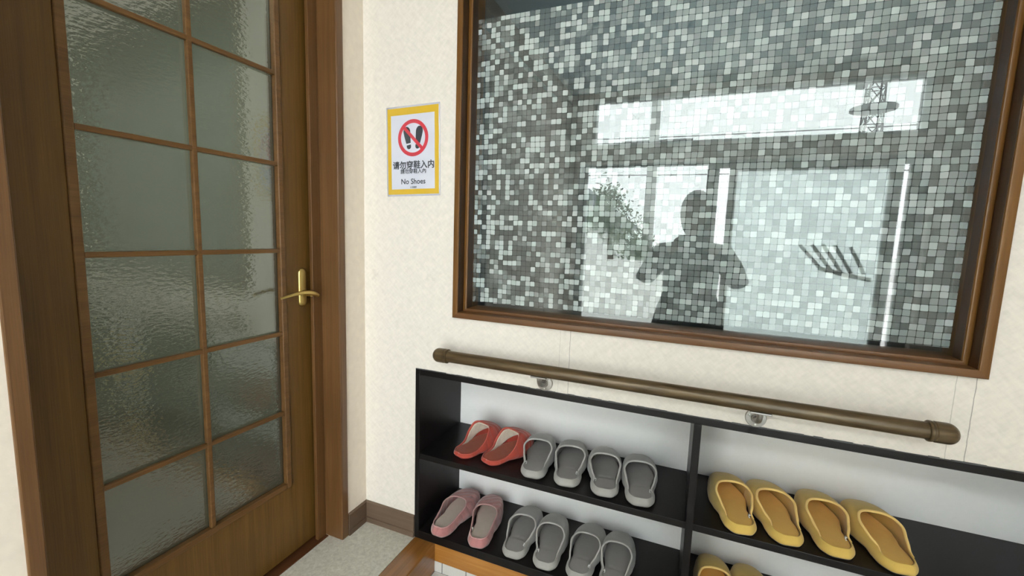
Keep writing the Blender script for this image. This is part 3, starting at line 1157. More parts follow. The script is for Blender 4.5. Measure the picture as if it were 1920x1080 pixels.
def sole_shape(bm, x, z, mir, tilt):
    def put(pts):
        vs_ = []
        for (px, pz) in pts:
            X, Z = px * mir, pz
            vs_.append(bm.verts.new((x + X * math.cos(tilt) - Z * math.sin(tilt), -0.0008, z + X * math.sin(tilt) + Z * math.cos(tilt))))
        c_ = bm.verts.new(sum((v.co for v in vs_), Vector()) / len(vs_))
        for k in range(len(vs_)):
            bm.faces.new((c_, vs_[k], vs_[(k + 1) % len(vs_)]))
    top = []
    for k in range(25):
        a_ = PI * k / 24
        top.append((0.0135 * math.cos(a_), 0.017 + 0.0165 * math.sin(a_)))
    put(top + [(-0.0125, 0.004), (-0.0088, -0.021), (0.0088, -0.0215), (0.0118, 0.0)])
    heel = [(0.0085, -0.0265), (0.0085, -0.031)]
    for k in range(13):
        a_ = -PI * k / 12
        heel.append((0.0085 * math.cos(a_), -0.032 + 0.0085 * math.sin(a_)))
    heel += [(-0.0085, -0.0265)]
    put(heel)


bm = bmesh.new()
sole_shape(bm, cx - 0.0215, cz + 0.004, 1, 0.16)
sole_shape(bm, cx + 0.0225, cz + 0.004, -1, -0.16)
obj('shoe_print', bend(bm), M['black_ink'], sign)


def text(body, fx, fy, width, name='lettering', bold=0.0):
    cu = bpy.data.curves.new('t', 'FONT')
    cu.body = body
    cu.align_x = 'CENTER'
    cu.align_y = 'CENTER'
    cu.size = 1.0
    cu.resolution_u = 3
    to = bpy.data.objects.new('t', cu)
    C.objects.link(to)
    dg = bpy.context.evaluated_depsgraph_get()
    dg.update()
    me = bpy.data.meshes.new_from_object(to.evaluated_get(dg))
    bpy.data.objects.remove(to)
    bm_ = bmesh.new()
    bm_.from_mesh(me)
    xs = [v.co.x for v in bm_.verts]
    ys = [v.co.y for v in bm_.verts]
    s = width / (max(xs) - min(xs))
    mx_, my_ = (max(xs) + min(xs)) / 2, (max(ys) + min(ys)) / 2
    X, Z = sxy(fx, fy)
    for v in bm_.verts:
        v.co = Vector((X + (v.co.x - mx_) * s, -0.0008, Z + (v.co.y - my_) * s))
    base = bpy.data.meshes.new('t')
    bm_.to_mesh(base)
    if bold > 0:        # heavier strokes: the same outlines laid over each other a hair apart
        for k, (dx, dz) in enumerate(((1, 0), (-1, 0), (0, 1), (0, -1), (0.7, 0.7), (-0.7, 0.7), (0.7, -0.7), (-0.7, -0.7))):
            b2 = bmesh.new()
            b2.from_mesh(base)
            bmesh.ops.translate(b2, verts=b2.verts, vec=(dx * bold * s, -0.00001 * (k + 1), dz * bold * s))
            merge(bm_, b2)
    bpy.data.meshes.remove(base)
    o = obj(name, bend(bm_), M['black_ink'], sign)
    return o


text('请勿穿鞋入内', 0.505, 0.652, 0.163, 'lettering', 0.026)
text('請勿穿鞋入內', 0.505, 0.722, 0.101, 'lettering', 0.022)
text('No Shoes', 0.505, 0.836, 0.096, 'lettering', 0.016)
text('土足厳禁', 0.505, 0.902, 0.027, 'lettering', 0.012)

# ------------------------------------------------------------------ slippers
WKEY = [(0.0, 0.78), (0.1, 0.88), (0.2, 0.84), (0.31, 0.79), (0.44, 0.92), (0.56, 1.0), (0.68, 0.99), (0.8, 0.92), (0.9, 0.86), (1.0, 0.78)]


def wtab(t):
    t = min(1, max(0, t))
    for (a_, va), (b_, vb) in zip(WKEY[:-1], WKEY[1:]):
        if t <= b_:
            s = (t - a_) / (b_ - a_)
            s = s * s * (3 - 2 * s)
            return va + (vb - va) * s
    return WKEY[-1][1]


def sm(x):
    x = min(1, max(0, x))
    return x * x * (3 - 2 * x)


def slipper_meshes(K):
    """returns dict of bmesh for one right-foot slipper, heel at y=0, toe at y=Len"""
    Ln, Wd, zh, zf = K['L'], K['W'], K['zh'], K['zf']
    tc, ta = K['tc'], K['ta']
    NP, NR = 96, 14

    def outline(phi, ins=0.0, bulge=0.0):
        c, s = math.cos(phi), math.sin(phi)
        t = 0.5 + 0.5 * c
        ex = 0.44 + 0.16 * sm((c + 0.4) / 0.8)
        hw = Wd / 2 * wtab(t) * abs(s) ** ex * 1.02
        side = 1 if s >= 0 else -1
        # the inside of the foot curves in at the arch; the toe leans to the inside
        hw *= 1 - (0.06 if side > 0 else 0.0) * math.exp(-((t - 0.38) / 0.14) ** 2)
        cxs = 0.006 * (sm(t * 1.2)) * K.get('lean', 1)
        p = Vector((cxs + side * hw, Ln * t, 0))
        if ins:
            ctr = Vector((cxs * 0.8, Ln * (0.5 + 0.30 * c), 0))
            d = (p - ctr)
            p = p - d.normalized() * ins if d.length > ins else ctr
        return p

    def rim(phi):
        c, s = math.cos(phi), math.sin(phi)
        t = tc + ta * c
        side = 1 if s >= 0 else -1
        tt = min(1.0, max(0.0, t - (tc - ta)))
        s0 = math.sqrt(max(0.0, 1 - (2 * tt - 1) ** 2))
        full_ = Wd / 2 * wtab(t) * s0 ** (0.44 + 0.16 * sm((2 * tt - 1 + 0.4) / 0.8)) * 1.02
        q0 = sm((t - 0.16) / 0.26)
        hw = (full_ - K['wall'] * (1 - q0) * min(1, abs(s) * 3) + K.get('over', 0.0035) * q0) * (abs(s) ** K['rp'] if c > 0 else 1.0) * K['kr']
        hw = max(0.0, hw)
        if K['pinch']:
            hw *= 1 - K['pinch'] * (1.0 if side > 0 else 0.5) * math.exp(-((t - 0.20) / 0.055) ** 2) - 0.02 * math.exp(-((t - 0.1) / 0.06) ** 2)
        q = sm((t - (tc - ta) - 0.02) / (2 * ta - 0.03))
        z = zh + (zf - zh) * (q ** K.get('zp', 1.3))
        cxs = 0.006 * (sm(t * 1.2)) * K.get('lean', 1)
        return Vector((cxs + side * hw, Ln * t, z))

    def bez(phi, r):
        P0 = outline(phi)
        P3 = rim(phi)
        c = math.cos(phi)
        f = sm((c + 0.15) / 0.9)
        out_ = Vector((math.sin(phi), 0.55 * c, 0)).normalized()
        b1s = P0 + out_ * 0.0065 + Vector((0, 0, P3.z * 0.45))
        b2s = P3 + out_ * 0.004 - Vector((0, 0, P3.z * 0.22))
        b1f = P0 + out_ * 0.010 + Vector((0, 0, K['toe']))
        d = (P0 - P3)
        d.z = 0
        b2f = P3 + d * 0.38 + Vector((0, 0, 0.004))
        b1 = b1s.lerp(b1f, f)
        b2 = b2s.lerp(b2f, f)
        P0 = P0 + Vector((0, 0, 0.004))
        u = 1 - r
        return P0 * u ** 3 + b1 * 3 * u * u * r + b2 * 3 * u * r * r + P3 * r ** 3
    out = {}
    # upper (outer skin and inner lining skin)
    bm = bmesh.new()
    G = []
    for j in range(NR + 1):
        G.append([bm.verts.new(bez(2 * PI * i / NP, j / NR)) for i in range(NP)])
    for j in range(NR):
        for i in range(NP):
            bm.faces.new((G[j][i], G[j][(i + 1) % NP], G[j + 1][(i + 1) % NP], G[j + 1][i]))
    bmesh.ops.recalc_face_normals(bm, faces=bm.faces)
    out['upper'] = bm
    # lining: inner skin of the vamp
    if K.get('lining'):
        bm = bmesh.new()
        lo = []
        for j in range(4, NR + 1):
            row = []
            for i in range(-36, 37):
                p = bez(2 * PI * i / NP, j / NR)
                ctr = Vector((0.003, Ln * 0.5, 0.01))
                row.append(bm.verts.new(p + (ctr - p).normalized() * 0.0058 + Vector((0, 0, -0.0006))))
            lo.append(row)
        for j in range(len(lo) - 1):
            for i in range(72):
                bm.faces.new((lo[j][i], lo[j][i + 1], lo[j + 1][i + 1], lo[j + 1][i]))
        out['lining'] = bm
    # piping on the rim
    bm = bmesh.new()
    pts = []
    mxp = K['pipe_span']
    nn = 90
    full = mxp >= PI
    for k in range(nn + (0 if full else 1)):
        ph = -mxp + 2 * mxp * k / nn
        pts.append(rim(ph) + Vector((0, 0, 0.0008)))
    if full:
        pts.append(pts[0])
    rr = K['pipe']
    rs = [rr if full else rr * (0.35 + 0.65 * sm(min(k, len(pts) - 1 - k) / 10)) for k in range(len(pts))]
    tube(bm, pts, rs, 10)
    out['piping'] = bm
    # insole: padded
    bm = bmesh.new()
    rings = []
    iz, ins = K['iz'], K['ins']
    fr = [1.0, 1.0, 0.985, 0.95, 0.89, 0.8, 0.7, 0.6, 0.5, 0.4, 0.3, 0.2, 0.1, 0.01]
    zz = [-0.010, -0.003, -0.0012, 0.0, 0.0008, 0.0011] + [0.0013] * 8
    for f, dz in zip(fr, zz):
        ring = []
        for i in range(NP):
            ph = 2 * PI * i / NP
            p = outline(ph, ins)
            c = Vector((0.003, Ln * 0.5, 0))
            ax = Vector((0.003, Ln * (0.5 + 0.36 * math.cos(ph)), 0))
            q = ax.lerp(p, f)
            t = q.y / Ln
            z = iz + dz + 0.004 * sm((t - 0.45) / 0.4) * 0
            if K.get('crease'):
                z -= 0.0028 * math.exp(-((t - 0.30) / 0.010) ** 2) * (1 if f > 0.2 else 1)
            ring.append(bm.verts.new((q.x, q.y, z)))
        rings.append(ring)
    for A, B in zip(rings[:-1], rings[1:]):
        for i in range(NP):
            bm.faces.new((A[i], A[(i + 1) % NP], B[(i + 1) % NP], B[i]))
    bm.faces.new(rings[-1])
    bm.faces.new(rings[0][::-1])
    out['insole'] = bm
    # sole
    bm = bmesh.new()
    rings = []
    for ins_, z in ((0.006, 0.0), (0.0015, 0.0012), (0.0, 0.004), (0.0, 0.006), (0.003, 0.008)):
        rings.append([bm.verts.new((outline(2 * PI * i / NP, ins_) + Vector((0, 0, z)))) for i in range(NP)])
    for A, B in zip(rings[:-1], rings[1:]):
        for i in range(NP):
            bm.faces.new((A[i], A[(i + 1) % NP], B[(i + 1) % NP], B[i]))
    bm.faces.new(rings[-1])
    bm.faces.new(rings[0][::-1])
    out['sole'] = bm
    # folded care tag inside the rim
    if K.get('tag'):
        ph = 1.95
        p = rim(ph)
        inw = Vector((-1, 0, 0))
        bm = bmesh.new()
        prof = [(0.001, -0.001), (0.005, 0.0005), (0.0075, -0.004), (0.006, -0.009), (0.0035, -0.007)]
        for k, (dx, dz) in enumerate(prof):
            for dy in (-0.0045, 0.0045):
                bm.verts.new(p + inw * dx + Vector((0, dy, dz - 0.001)))
        bm.verts.ensure_lookup_table()
        for k in range(len(prof) - 1):
            bm.faces.new((bm.verts[2 * k], bm.verts[2 * k + 1], bm.verts[2 * k + 3], bm.verts[2 * k + 2]))
        out['care_tag'] = bm
    return out


M['white_tag'] = plain('white_tag', (0.85, 0.85, 0.86), 0.7)
M['grey_body'] = fabric('grey_slipper_cloth', (0.34, 0.33, 0.315), var=0.07, nscale=1400)
M['grey_pipe'] = fabric('grey_slipper_piping', (0.46, 0.445, 0.43), var=0.05)
M['grey_in'] = fabric('grey_slipper_insole', (0.32, 0.305, 0.295), 0.5, 0.15, var=0.04, sheen=0.1)
M['yel_body'] = fabric('mustard_slipper_cloth', (0.66, 0.445, 0.11), var=0.07, nscale=1400)
M['yel_pipe'] = fabric('mustard_slipper_piping', (0.90, 0.62, 0.22), var=0.05)
M['yel_in'] = fabric('mustard_slipper_insole', (0.80, 0.475, 0.10), 0.65, 0.2, var=0.05)
M['pink_body'] = fabric('rose_velvet_quilt', (0.40, 0.165, 0.16), 0.7, 0.3, var=0.22, quilt=True, sheen=0.5)
M['pink_pipe'] = fabric('rose_velvet_piping', (0.48, 0.26, 0.25), 0.7, var=0.1, sheen=0.5)
M['pink_in'] = fabric('beige_insole', (0.56, 0.465, 0.40), 0.9, 0.5, var=0.08)
M['red_body'] = fabric('brick_red_quilt', (0.42, 0.058, 0.036), 0.6, 0.25, var=0.12, quilt=True, sheen=0.3)
M['red_pipe'] = fabric('brick_red_piping', (0.46, 0.08, 0.055), 0.6, var=0.08)
M['red_in'] = fabric('dark_red_insole', (0.36, 0.085, 0.050), 0.45, 0.25, var=0.1, sheen=0.1)
M['fleece'] = fabric('cream_fleece', (0.72, 0.64, 0.52), 0.95, 1.0, 600, var=0.22, sheen=0.6)
M['sole_dark'] = plain('dark_sole', (0.05, 0.045, 0.04), 0.7)
M['sole_red'] = plain('red_sole', (0.34, 0.05, 0.035), 0.6)

KINDS = {
    'grey': dict(L=0.262, W=0.111, zh=0.028, zf=0.070, tc=0.290, ta=0.268, kr=1.0, rp=0.86, wall=0.0030, pinch=0.15, toe=0.052, pipe=0.0031, pipe_span=2.15,
                 iz=0.0235, ins=0.0084, crease=True, tag=True, m=('grey_body', 'grey_pipe', 'grey_in', 'sole_dark', None)),
    'yellow': dict(L=0.268, W=0.110, zh=0.029, zf=0.072, tc=0.294, ta=0.272, kr=1.0, rp=0.86, wall=0.0030, pinch=0.15, toe=0.054, pipe=0.0034, pipe_span=2.2,
                   iz=0.0235, ins=0.0084, crease=False, tag=True, m=('yel_body', 'yel_pipe', 'yel_in', 'sole_dark', None)),
    'pink': dict(L=0.284, W=0.106, zh=0.034, zf=0.066, tc=0.290, ta=0.264, kr=0.97, rp=0.78, wall=0.004, pinch=0.0, toe=0.050, pipe=0.0022, pipe_span=PI,
                 iz=0.0275, ins=0.0105, crease=False, tag=True, m=('pink_body', 'pink_pipe', 'pink_in', 'sole_dark', None)),
    'red': dict(L=0.226, W=0.104, zh=0.0165, zf=0.086, tc=0.300, ta=0.290, kr=1.0, rp=0.70, wall=0.002, pinch=0.0, toe=0.050, pipe=0.0021, pipe_span=PI, zp=3.0,
                iz=0.0172, ins=0.0050, crease=False, tag=False, lining=True, m=('red_body', 'red_pipe', 'red_in', 'sole_red', 'fleece')),
}
MESH = {}
for kname, K in KINDS.items():
    for foot in (1, -1):
        ms = slipper_meshes(K)
        d = {}
        for part, bm in ms.items():
            if foot < 0:
                bmesh.ops.scale(bm, vec=(-1, 1, 1), verts=bm.verts)
            bmesh.ops.recalc_face_normals(bm, faces=bm.faces)
            me = bpy.data.meshes.new(kname + '_' + part)
            bm.to_mesh(me)
            bm.free()
            me.polygons.foreach_set('use_smooth', [True] * len(me.polygons))
            b, p, i_, s_, l_ = K['m']
            mm = {'upper': b, 'piping': p, 'insole': i_, 'sole': s_, 'lining': l_, 'care_tag': 'white_tag'}[part]
            me.materials.append(M[mm])
            d[part] = me
        MESH[kname, foot] = d


def slipper(kind, foot, x, y, z, deg, label, group, tagged=True, length=1.0, width=1.0):
    r = empty('slipper', (x, y, z), 0)
    r.rotation_euler = (0, 0, -math.radians(deg))
    r.scale = (width, length, 1.0)
    tag(r, label, 'slipper', group)
    for part, me in MESH[kind, foot].items():
        if part == 'care_tag' and not tagged:
            continue
        o = bpy.data.objects.new(part, me)
        C.objects.link(o)
        o.parent = r
        if part == 'upper':
            md_ = o.modifiers.new('thick', 'SOLIDIFY')
            md_.thickness = 0.0035
            md_.offset = -1
        if part in ('care_tag', 'lining'):
            md_ = o.modifiers.new('thick', 'SOLIDIFY')
            md_.thickness = 0.0006 if part == 'care_tag' else 0.0015
    return r


GU, GL, GY, GZL = 'grey slippers on the upper board', 'grey slippers on the lower board', 'mustard slippers on the upper board', 'mustard slippers on the lower board'
slipper('red', -1, 0.380, 0.036, S1, 20, 'brick-red quilted slipper with cream fleece lining, the one beside the dark side panel', 'red slippers')
slipper('red', 1, 0.489, 0.037, S1, 22, 'brick-red quilted slipper with cream fleece lining, the one beside the grey slippers', 'red slippers')
slipper('grey', -1, 0.664, 0.016, S1, -6, 'grey cloth slipper on the upper board, right beside the red pair', GU)
slipper('grey', 1, 0.781, 0.018, S1, -9.5, 'grey cloth slipper on the upper board, second from the red pair', GU)
slipper('grey', -1, 0.903, 0.016, S1, -8.5, 'grey cloth slipper on the upper board, third from the red pair', GU)
slipper('grey', 1, 1.012, 0.014, S1, -10, 'grey cloth slipper on the upper board, farthest from the red pair', GU, tagged=True)
slipper('pink', 1, 0.322, -0.006, S0, 1.5, 'rose velvet quilted slipper with beige insole, in the corner by the side panel', 'rose slippers', tagged=False)
slipper('pink', -1, 0.478, 0.000, S0, -9, 'rose velvet quilted slipper with white tag, next to the grey slippers on the lower board', 'rose slippers')
slipper('grey', 1, 0.608, 0.006, S0, -2.5, 'grey cloth slipper on the lower board, right beside the rose pair', GL)
slipper('grey', -1, 0.722, 0.003, S0, -3, 'grey cloth slipper on the lower board, second from the rose pair', GL)
slipper('grey', 1, 0.832, 0.005, S0, 1.5, 'grey cloth slipper with white looped tag on the lower board, third from rose pair', GL)
slipper('grey', -1, 0.942, 0.003, S0, 1.5, 'grey cloth slipper on the lower board, farthest from the rose pair', GL)
slipper('yellow', 1, 1.284, 0.004, S1, -12, 'mustard cloth slipper on the upper board, next to the divider', GY)
slipper('yellow', -1, 1.395, 0.008, S1, -10.5, 'mustard cloth slipper on the upper board, second from the divider', GY, tagged=False)
slipper('yellow', 1, 1.505, 0.010, S1, -6.5, 'mustard cloth slipper on the upper board, third from the divider', GY)
slipper('yellow', -1, 1.633, 0.008, S1, -7.5, 'mustard cloth slipper on the upper board, farthest from the divider', GY, tagged=False)
slipper('yellow', 1, 1.248, 0.006, S0, -6, 'mustard cloth slipper on the lower board, next to the divider', GZL)
slipper('yellow', -1, 1.356, 0.006, S0, -4, 'mustard cloth slipper on the lower board, second from the divider, mostly cut off', GZL)

# ------------------------------------------------------------------ entrance front behind the camera (seen mirrored in the window)
tr = empty('window_2', (1.38, -D - 0.06, 2.135))
tr['kind'] = 'structure'
bm = bmesh.new()
for a_ in ((0.2, 2.56, 1.93, 1.955), (0.2, 2.56, 2.315, 2.34), (0.2, 0.225, 1.955, 2.315), (2.52, 2.56, 1.955, 2.315)):
    box(bm, a_[0], a_[1], -D - 0.10, -D - 0.03, a_[2], a_[3], 0.001)
obj('window_frame', rel(tr, bm), M['alu'], tr)
obj('glass_pane', rel(tr, box(bmesh.new(), 0.225, 2.52, -D - 0.07, -D - 0.065, 1.955, 2.315)), M['glass'], tr)
d2 = empty('door_2', (0.67, -D - 0.05, GZ))
d2['kind'] = 'structure'
bm = bmesh.new()
for a_ in ((0.11, 0.17, GZ + 0.01, 1.79), (1.17, 1.245, GZ + 0.01, 1.79), (0.17, 1.17, GZ + 0.01, GZ + 0.12), (0.17, 1.17, 1.755, 1.79)):
    box(bm, a_[0], a_[1], -D - 0.07, -D - 0.035, a_[2], a_[3], 0.002)
obj('door_frame', rel(d2, bm), M['alu'], d2)
obj('glass_pane', rel(d2, box(bmesh.new(), 0.17, 1.17, -D - 0.055, -D - 0.05, GZ + 0.12, 1.755)), M['glass'], d2)
d3 = empty('door_3', (1.88, -D - 0.03, GZ))
d3['kind'] = 'structure'
bm = bmesh.new()
for a_ in ((1.335, 1.39, GZ + 0.01, 1.74), (2.375, 2.45, GZ + 0.01, 1.74), (1.39, 2.375, GZ + 0.01, GZ + 0.12), (1.39, 2.375, 1.695, 1.74)):
    box(bm, a_[0], a_[1], -D - 0.034, -D - 0.002, a_[2], a_[3], 0.002)
obj('door_frame', rel(d3, bm), M['alu'], d3)
obj('frosted_pane', rel(d3, box(bmesh.new(), 1.39, 2.375, -D - 0.020, -D - 0.014, GZ + 0.12, 1.695)), M['frosted'], d3)
bm = bmesh.new()
for a_ in ((0.08, 0.108, GZ, 1.80), (2.512, 2.62, GZ, 1.80), (0.108, 2.512, GZ, GZ + 0.012), (1.245, 1.262, GZ + 0.012, 1.80), (1.262, 2.512, 1.735, 1.80), (2.45, 2.468, GZ + 0.012, 1.735)):
    box(bm, a_[0], a_[1], -D - 0.11, -D - 0.075, a_[2], a_[3])
struct('trim_entrance', bm, M['alu'])
# comb-like rack of slanted bars hanging on the frosted leaf
cr_ = empty('bar_rack', (2.1, -D + 0.012, 0.9))
tag(cr_, 'dark rack of five slanted bars on the frosted door, seen mirrored in the window', 'rack')
for (xa, za, xb, zb) in ((1.865, 1.125, 2.02, 0.945), (1.945, 1.13, 2.09, 0.93), (2.015, 1.135, 2.15, 0.925), (2.09, 1.13, 2.21, 0.925), (2.19, 1.12, 2.29, 0.925)):
    obj('bar', rel(cr_, tube(bmesh.new(), [(xa, -D + 0.015, za), ((xa + xb) / 2, -D + 0.018, (za + zb) / 2), (xb, -D + 0.015, zb)], 0.013, 10)), M['alu'], cr_, smooth=True, sharp=40)
obj('crossbar', rel(cr_, tube(bmesh.new(), [(2.00, -D + 0.016, 0.955), (2.16, -D + 0.018, 0.915), (2.33, -D + 0.016, 0.885)], 0.017, 10)), M['alu'], cr_, smooth=True, sharp=40)

# ------------------------------------------------------------------ outdoors
struct('ground', box(bmesh.new(), -30, 40, -70, -D - 0.12, GZ - 0.2, GZ - 0.04), M['asphalt'])
gw = obj('garden_wall', box(bmesh.new(), -2.4, 0.95, -6.2, -6.05, GZ - 0.04, 0.78, 0.01), M['white_paint'])
tag(gw, 'low white garden wall across the drive, seen mirrored in the window', 'wall')
pole = empty('utility_pole', (0.15, -9.0, GZ - 0.04))
tag(pole, 'concrete utility pole with wires outside, seen mirrored in the window', 'utility pole')
obj('post', rel(pole, lathe(bmesh.new(), [(0.13, GZ - 0.04), (0.085, 5.6)], 20, 'z', (0.15, -9.0, 0))), M['pole'], pole, smooth=True, sharp=40)
obj('crossarm', rel(pole, box(bmesh.new(), -0.55, 0.95, -9.06, -8.98, 3.25, 3.33)), M['dark_metal'], pole)
wires = empty('overhead_wire', (0, -9.0, 3.3))
tag(wires, 'thin overhead wires running past the utility pole', 'wires')
for k, (z, y) in enumerate(((3.30, -9.1), (3.42, -9.2), (3.18, -9.0), (2.55, -8.9))):
    pts = [(x, y - 0.02 * x, z - 0.0 + 0.03 * ((x - 2) / 4) ** 2) for x in range(-14, 22, 3)]
    obj('strand', rel(wires, tube(bmesh.new(), pts, 0.011, 6)), M['dark_metal'], wires)
tw_ = empty('radio_tower', (10.0, -30.0, GZ - 0.04))
tag(tw_, 'distant lattice radio tower with a round platform, seen mirrored in the window', 'tower')
bm = bmesh.new()
def tp(h, k):
    r = 0.85 - 0.035 * h
    return (10.0 + r * math.cos(PI / 4 + k * PI / 2), -30.0 + r * math.sin(PI / 4 + k * PI / 2), h)
for k in range(4):
    tube(bm, [tp(0, k), tp(13, k)], 0.045, 6)
    for h in range(0, 13):
        tube(bm, [tp(h, k), tp(h + 1, (k + 1) % 4)], 0.025, 5)
        tube(bm, [tp(h, (k + 1) % 4), tp(h + 1, k)], 0.025, 5)
        tube(bm, [tp(h, k), tp(h, (k + 1) % 4)], 0.025, 5)
obj('lattice', rel(tw_, bm), M['dark_metal'], tw_)
obj('platform', rel(tw_, lathe(bmesh.new(), [(1.1, 8.85), (1.1, 9.0)], 20, 'z', (10.0, -30.0, 0))), M['dark_metal'], tw_)
obj('antenna', rel(tw_, lathe(bmesh.new(), [(0.25, 9.9), (0.25, 10.5)], 12, 'z', (9.1, -29.3, 0))), M['dark_metal'], tw_)
tree = empty('tree', (-0.35, -7.0, GZ - 0.04))
tag(tree, 'leafy garden tree beyond the drive, seen mirrored in the window', 'tree')
obj('trunk', rel(tree, tube(bmesh.new(), [(-0.35, -7, GZ - 0.04), (-0.32, -7.02, 0.8), (-0.4, -7, 1.6)], [0.08, 0.06, 0.03], 10)), M['bark'], tree, smooth=True)
random.seed(11)
bm = bmesh.new()
for k in range(2300):
    cl = random.choice(((-0.42, 1.85, 0.30), (-0.25, 1.45, 0.36), (0.0, 1.15, 0.34), (0.18, 0.9, 0.26), (-0.62, 1.5, 0.25)))
    v = Vector((random.gauss(0, 0.5), random.gauss(0, 0.5), random.gauss(0, 0.5))) * cl[2]
    p = Vector((cl[0], -7.0, cl[1])) + v
    a_ = Vector((random.uniform(-1, 1), random.uniform(-1, 1), random.uniform(-1, 1))).normalized() * 0.045
    b_ = a_.orthogonal().normalized() * 0.02
    f = [bm.verts.new(p - a_), bm.verts.new(p + b_), bm.verts.new(p + a_), bm.verts.new(p - b_)]
    bm.faces.new(f)
obj('foliage', rel(tree, bm), M['leaf'], tree)
house = empty('neighbour_house', (-3.2, -11.0, GZ - 0.04))
tag(house, 'neighbouring house with a grey tiled roof, seen mirrored in the window', 'house')
obj('walls', rel(house, box(bmesh.new(), -6.5, -1.0, -14, -9.6, GZ - 0.04, 1.5)), M['white_paint'], house)
bm = bmesh.new()
vs = [bm.verts.new(p) for p in ((-6.9, -9.3, 1.45), (-0.5, -9.3, 1.45), (-0.5, -14.3, 1.45), (-6.9, -14.3, 1.45), (-5.6, -11.8, 2.7), (-2.0, -11.8, 2.7))]
for f in ((0, 1, 5, 4), (1, 2, 5), (2, 3, 4, 5), (3, 0, 4), (3, 2, 1, 0)):
    bm.faces.new([vs[i] for i in f])
obj('roof', rel(house, bm), M['roof'], house)

# ------------------------------------------------------------------ the photographer, mirrored in the window glass
M['skin'] = plain('skin', (0.50, 0.33, 0.25), 0.6)
M['hair'] = plain('black_hair', (0.02, 0.018, 0.016), 0.6)
M['coat'] = fabric('dark_green_coat', (0.055, 0.075, 0.07), 0.9)
M['phone'] = plain('phone_black', (0.02, 0.02, 0.022), 0.25)
M['shoe'] = plain('shoe_black', (0.03, 0.03, 0.03), 0.5)


def skin_body(name, chains, m, parent):
    """chains: list of [(pos, radius), ...]; chain starts join to an existing vertex at the same place"""
    me = bpy.data.meshes.new(name)
    verts, edges, rad = [], [], []
    idx = {}
    for ch in chains:
        prev = None
        for (p, r) in ch:
            k = tuple(round(c, 4) for c in p)
            if k not in idx:
                idx[k] = len(verts)
                verts.append(p)
                rad.append(r)
            if prev is not None:
                edges.append((prev, idx[k]))
            prev = idx[k]
    me.from_pydata(verts, edges, [])
    o = bpy.data.objects.new(name, me)
    C.objects.link(o)
    md1 = o.modifiers.new('skin', 'SKIN')
    md2 = o.modifiers.new('sub', 'SUBSURF')
    md2.levels = md2.render_levels = 2
    for i, sv in enumerate(me.skin_vertices[0].data):
        r = rad[i]
        sv.radius = r if isinstance(r, tuple) else (r, r)
        sv.use_root = (i == 0)
    dg = bpy.context.evaluated_depsgraph_get()
    dg.update()
    mesh2 = bpy.data.meshes.new_from_object(o.evaluated_get(dg))
    bpy.data.objects.remove(o)
    return mesh2


person = empty('person', (1.10, -1.62, GZ))
tag(person, 'person in a long dark coat holding up a phone, seen mirrored in the window', 'person')
# person local frame: +y towards the window, z from the tiled floor
P_ = lambda x, y, z: (x, y, z)
hip, chest, neck, headb = P_(0, 0, 0.78), P_(0, 0.03, 1.12), P_(0, 0.07, 1.26), P_(0.005, 0.12, 1.33)
ch = [[(hip, (0.14, 0.11)), (P_(0, 0.01, 0.94), (0.12, 0.09)), (chest, (0.145, 0.10)), (P_(0, 0.055, 1.20), (0.085, 0.07)), (neck, 0.05), (headb, 0.052)]]
for s in (-1, 1):
    ch.append([(hip, 0.14), (P_(0.09 * s, 0, 0.70), 0.09), (P_(0.10 * s, 0.02, 0.42), 0.062), (P_(0.10 * s, -0.01, 0.24), 0.052), (P_(0.10 * s, -0.03, 0.07), 0.036), (P_(0.11 * s, 0.07, 0.032), 0.032), (P_(0.115 * s, 0.13, 0.026), 0.026)])
    el = P_(0.27 * s, 0.03, 0.99)
    wr = P_(0.105 * s, 0.255, 1.185)
    pm = P_(0.088 * s, 0.295, 1.215)
    ch.append([(chest, 0.145), (P_(0.165 * s, 0.035, 1.165), 0.055), (el, 0.042), (P_(0.19 * s, 0.14, 1.09), 0.037), (wr, 0.025), (pm, (0.034, 0.018))])
    for f in range(4):       # four bent fingers behind the phone, thumb on its side
        z = 1.245 - 0.020 * f
        l = (0.9, 1.0, 0.95, 0.78)[f]
        b0 = P_(0.088 * s, 0.306, z)
        ch.append([(pm, 0.03), (b0, 0.0095), (P_((0.088 - 0.022 * l) * s, 0.327, z + 0.003), 0.0085), (P_((0.088 - 0.044 * l) * s, 0.3345, z + 0.004), 0.0075)])
    ch.append([(pm, 0.03), (P_(0.080 * s, 0.288, 1.245), 0.010), (P_(0.066 * s, 0.296, 1.268), 0.0085)])
bodym = skin_body('body', ch, M['skin'], person)
bm = bmesh.new()
bm.from_mesh(bodym)
hd = bmesh.new()
bmesh.ops.create_icosphere(hd, subdivisions=4, radius=1.0)
for v in hd.verts:
    x, y, z = v.co
    jaw = 1 - 0.22 * max(0, -z) ** 1.4
    nx, ny, nz = x * 0.076 * jaw, y * 0.092 * (1 - 0.10 * max(0, -z) * (1 if y < 0 else 0.3)), z * 0.112
    # nose, brow, eye hollows, lips
    if y > 0:
        ny += 0.020 * math.exp(-((x) / 0.16) ** 2 - ((z + 0.12) / 0.20) ** 2) * (1.0 if z > -0.34 else 0.4)
        ny -= 0.010 * sum(math.exp(-((x - q) / 0.20) ** 2 - ((z - 0.06) / 0.12) ** 2) for q in (-0.40, 0.40))
        ny += 0.005 * math.exp(-((x) / 0.3) ** 2 - ((z + 0.52) / 0.07) ** 2)
        ny += 0.006 * math.exp(-((x) / 0.3) ** 2 - ((z + 0.90) / 0.15) ** 2)
    v.co = Vector((nx + 0.005, ny + 0.135, nz + 1.405))
merge(bm, hd)
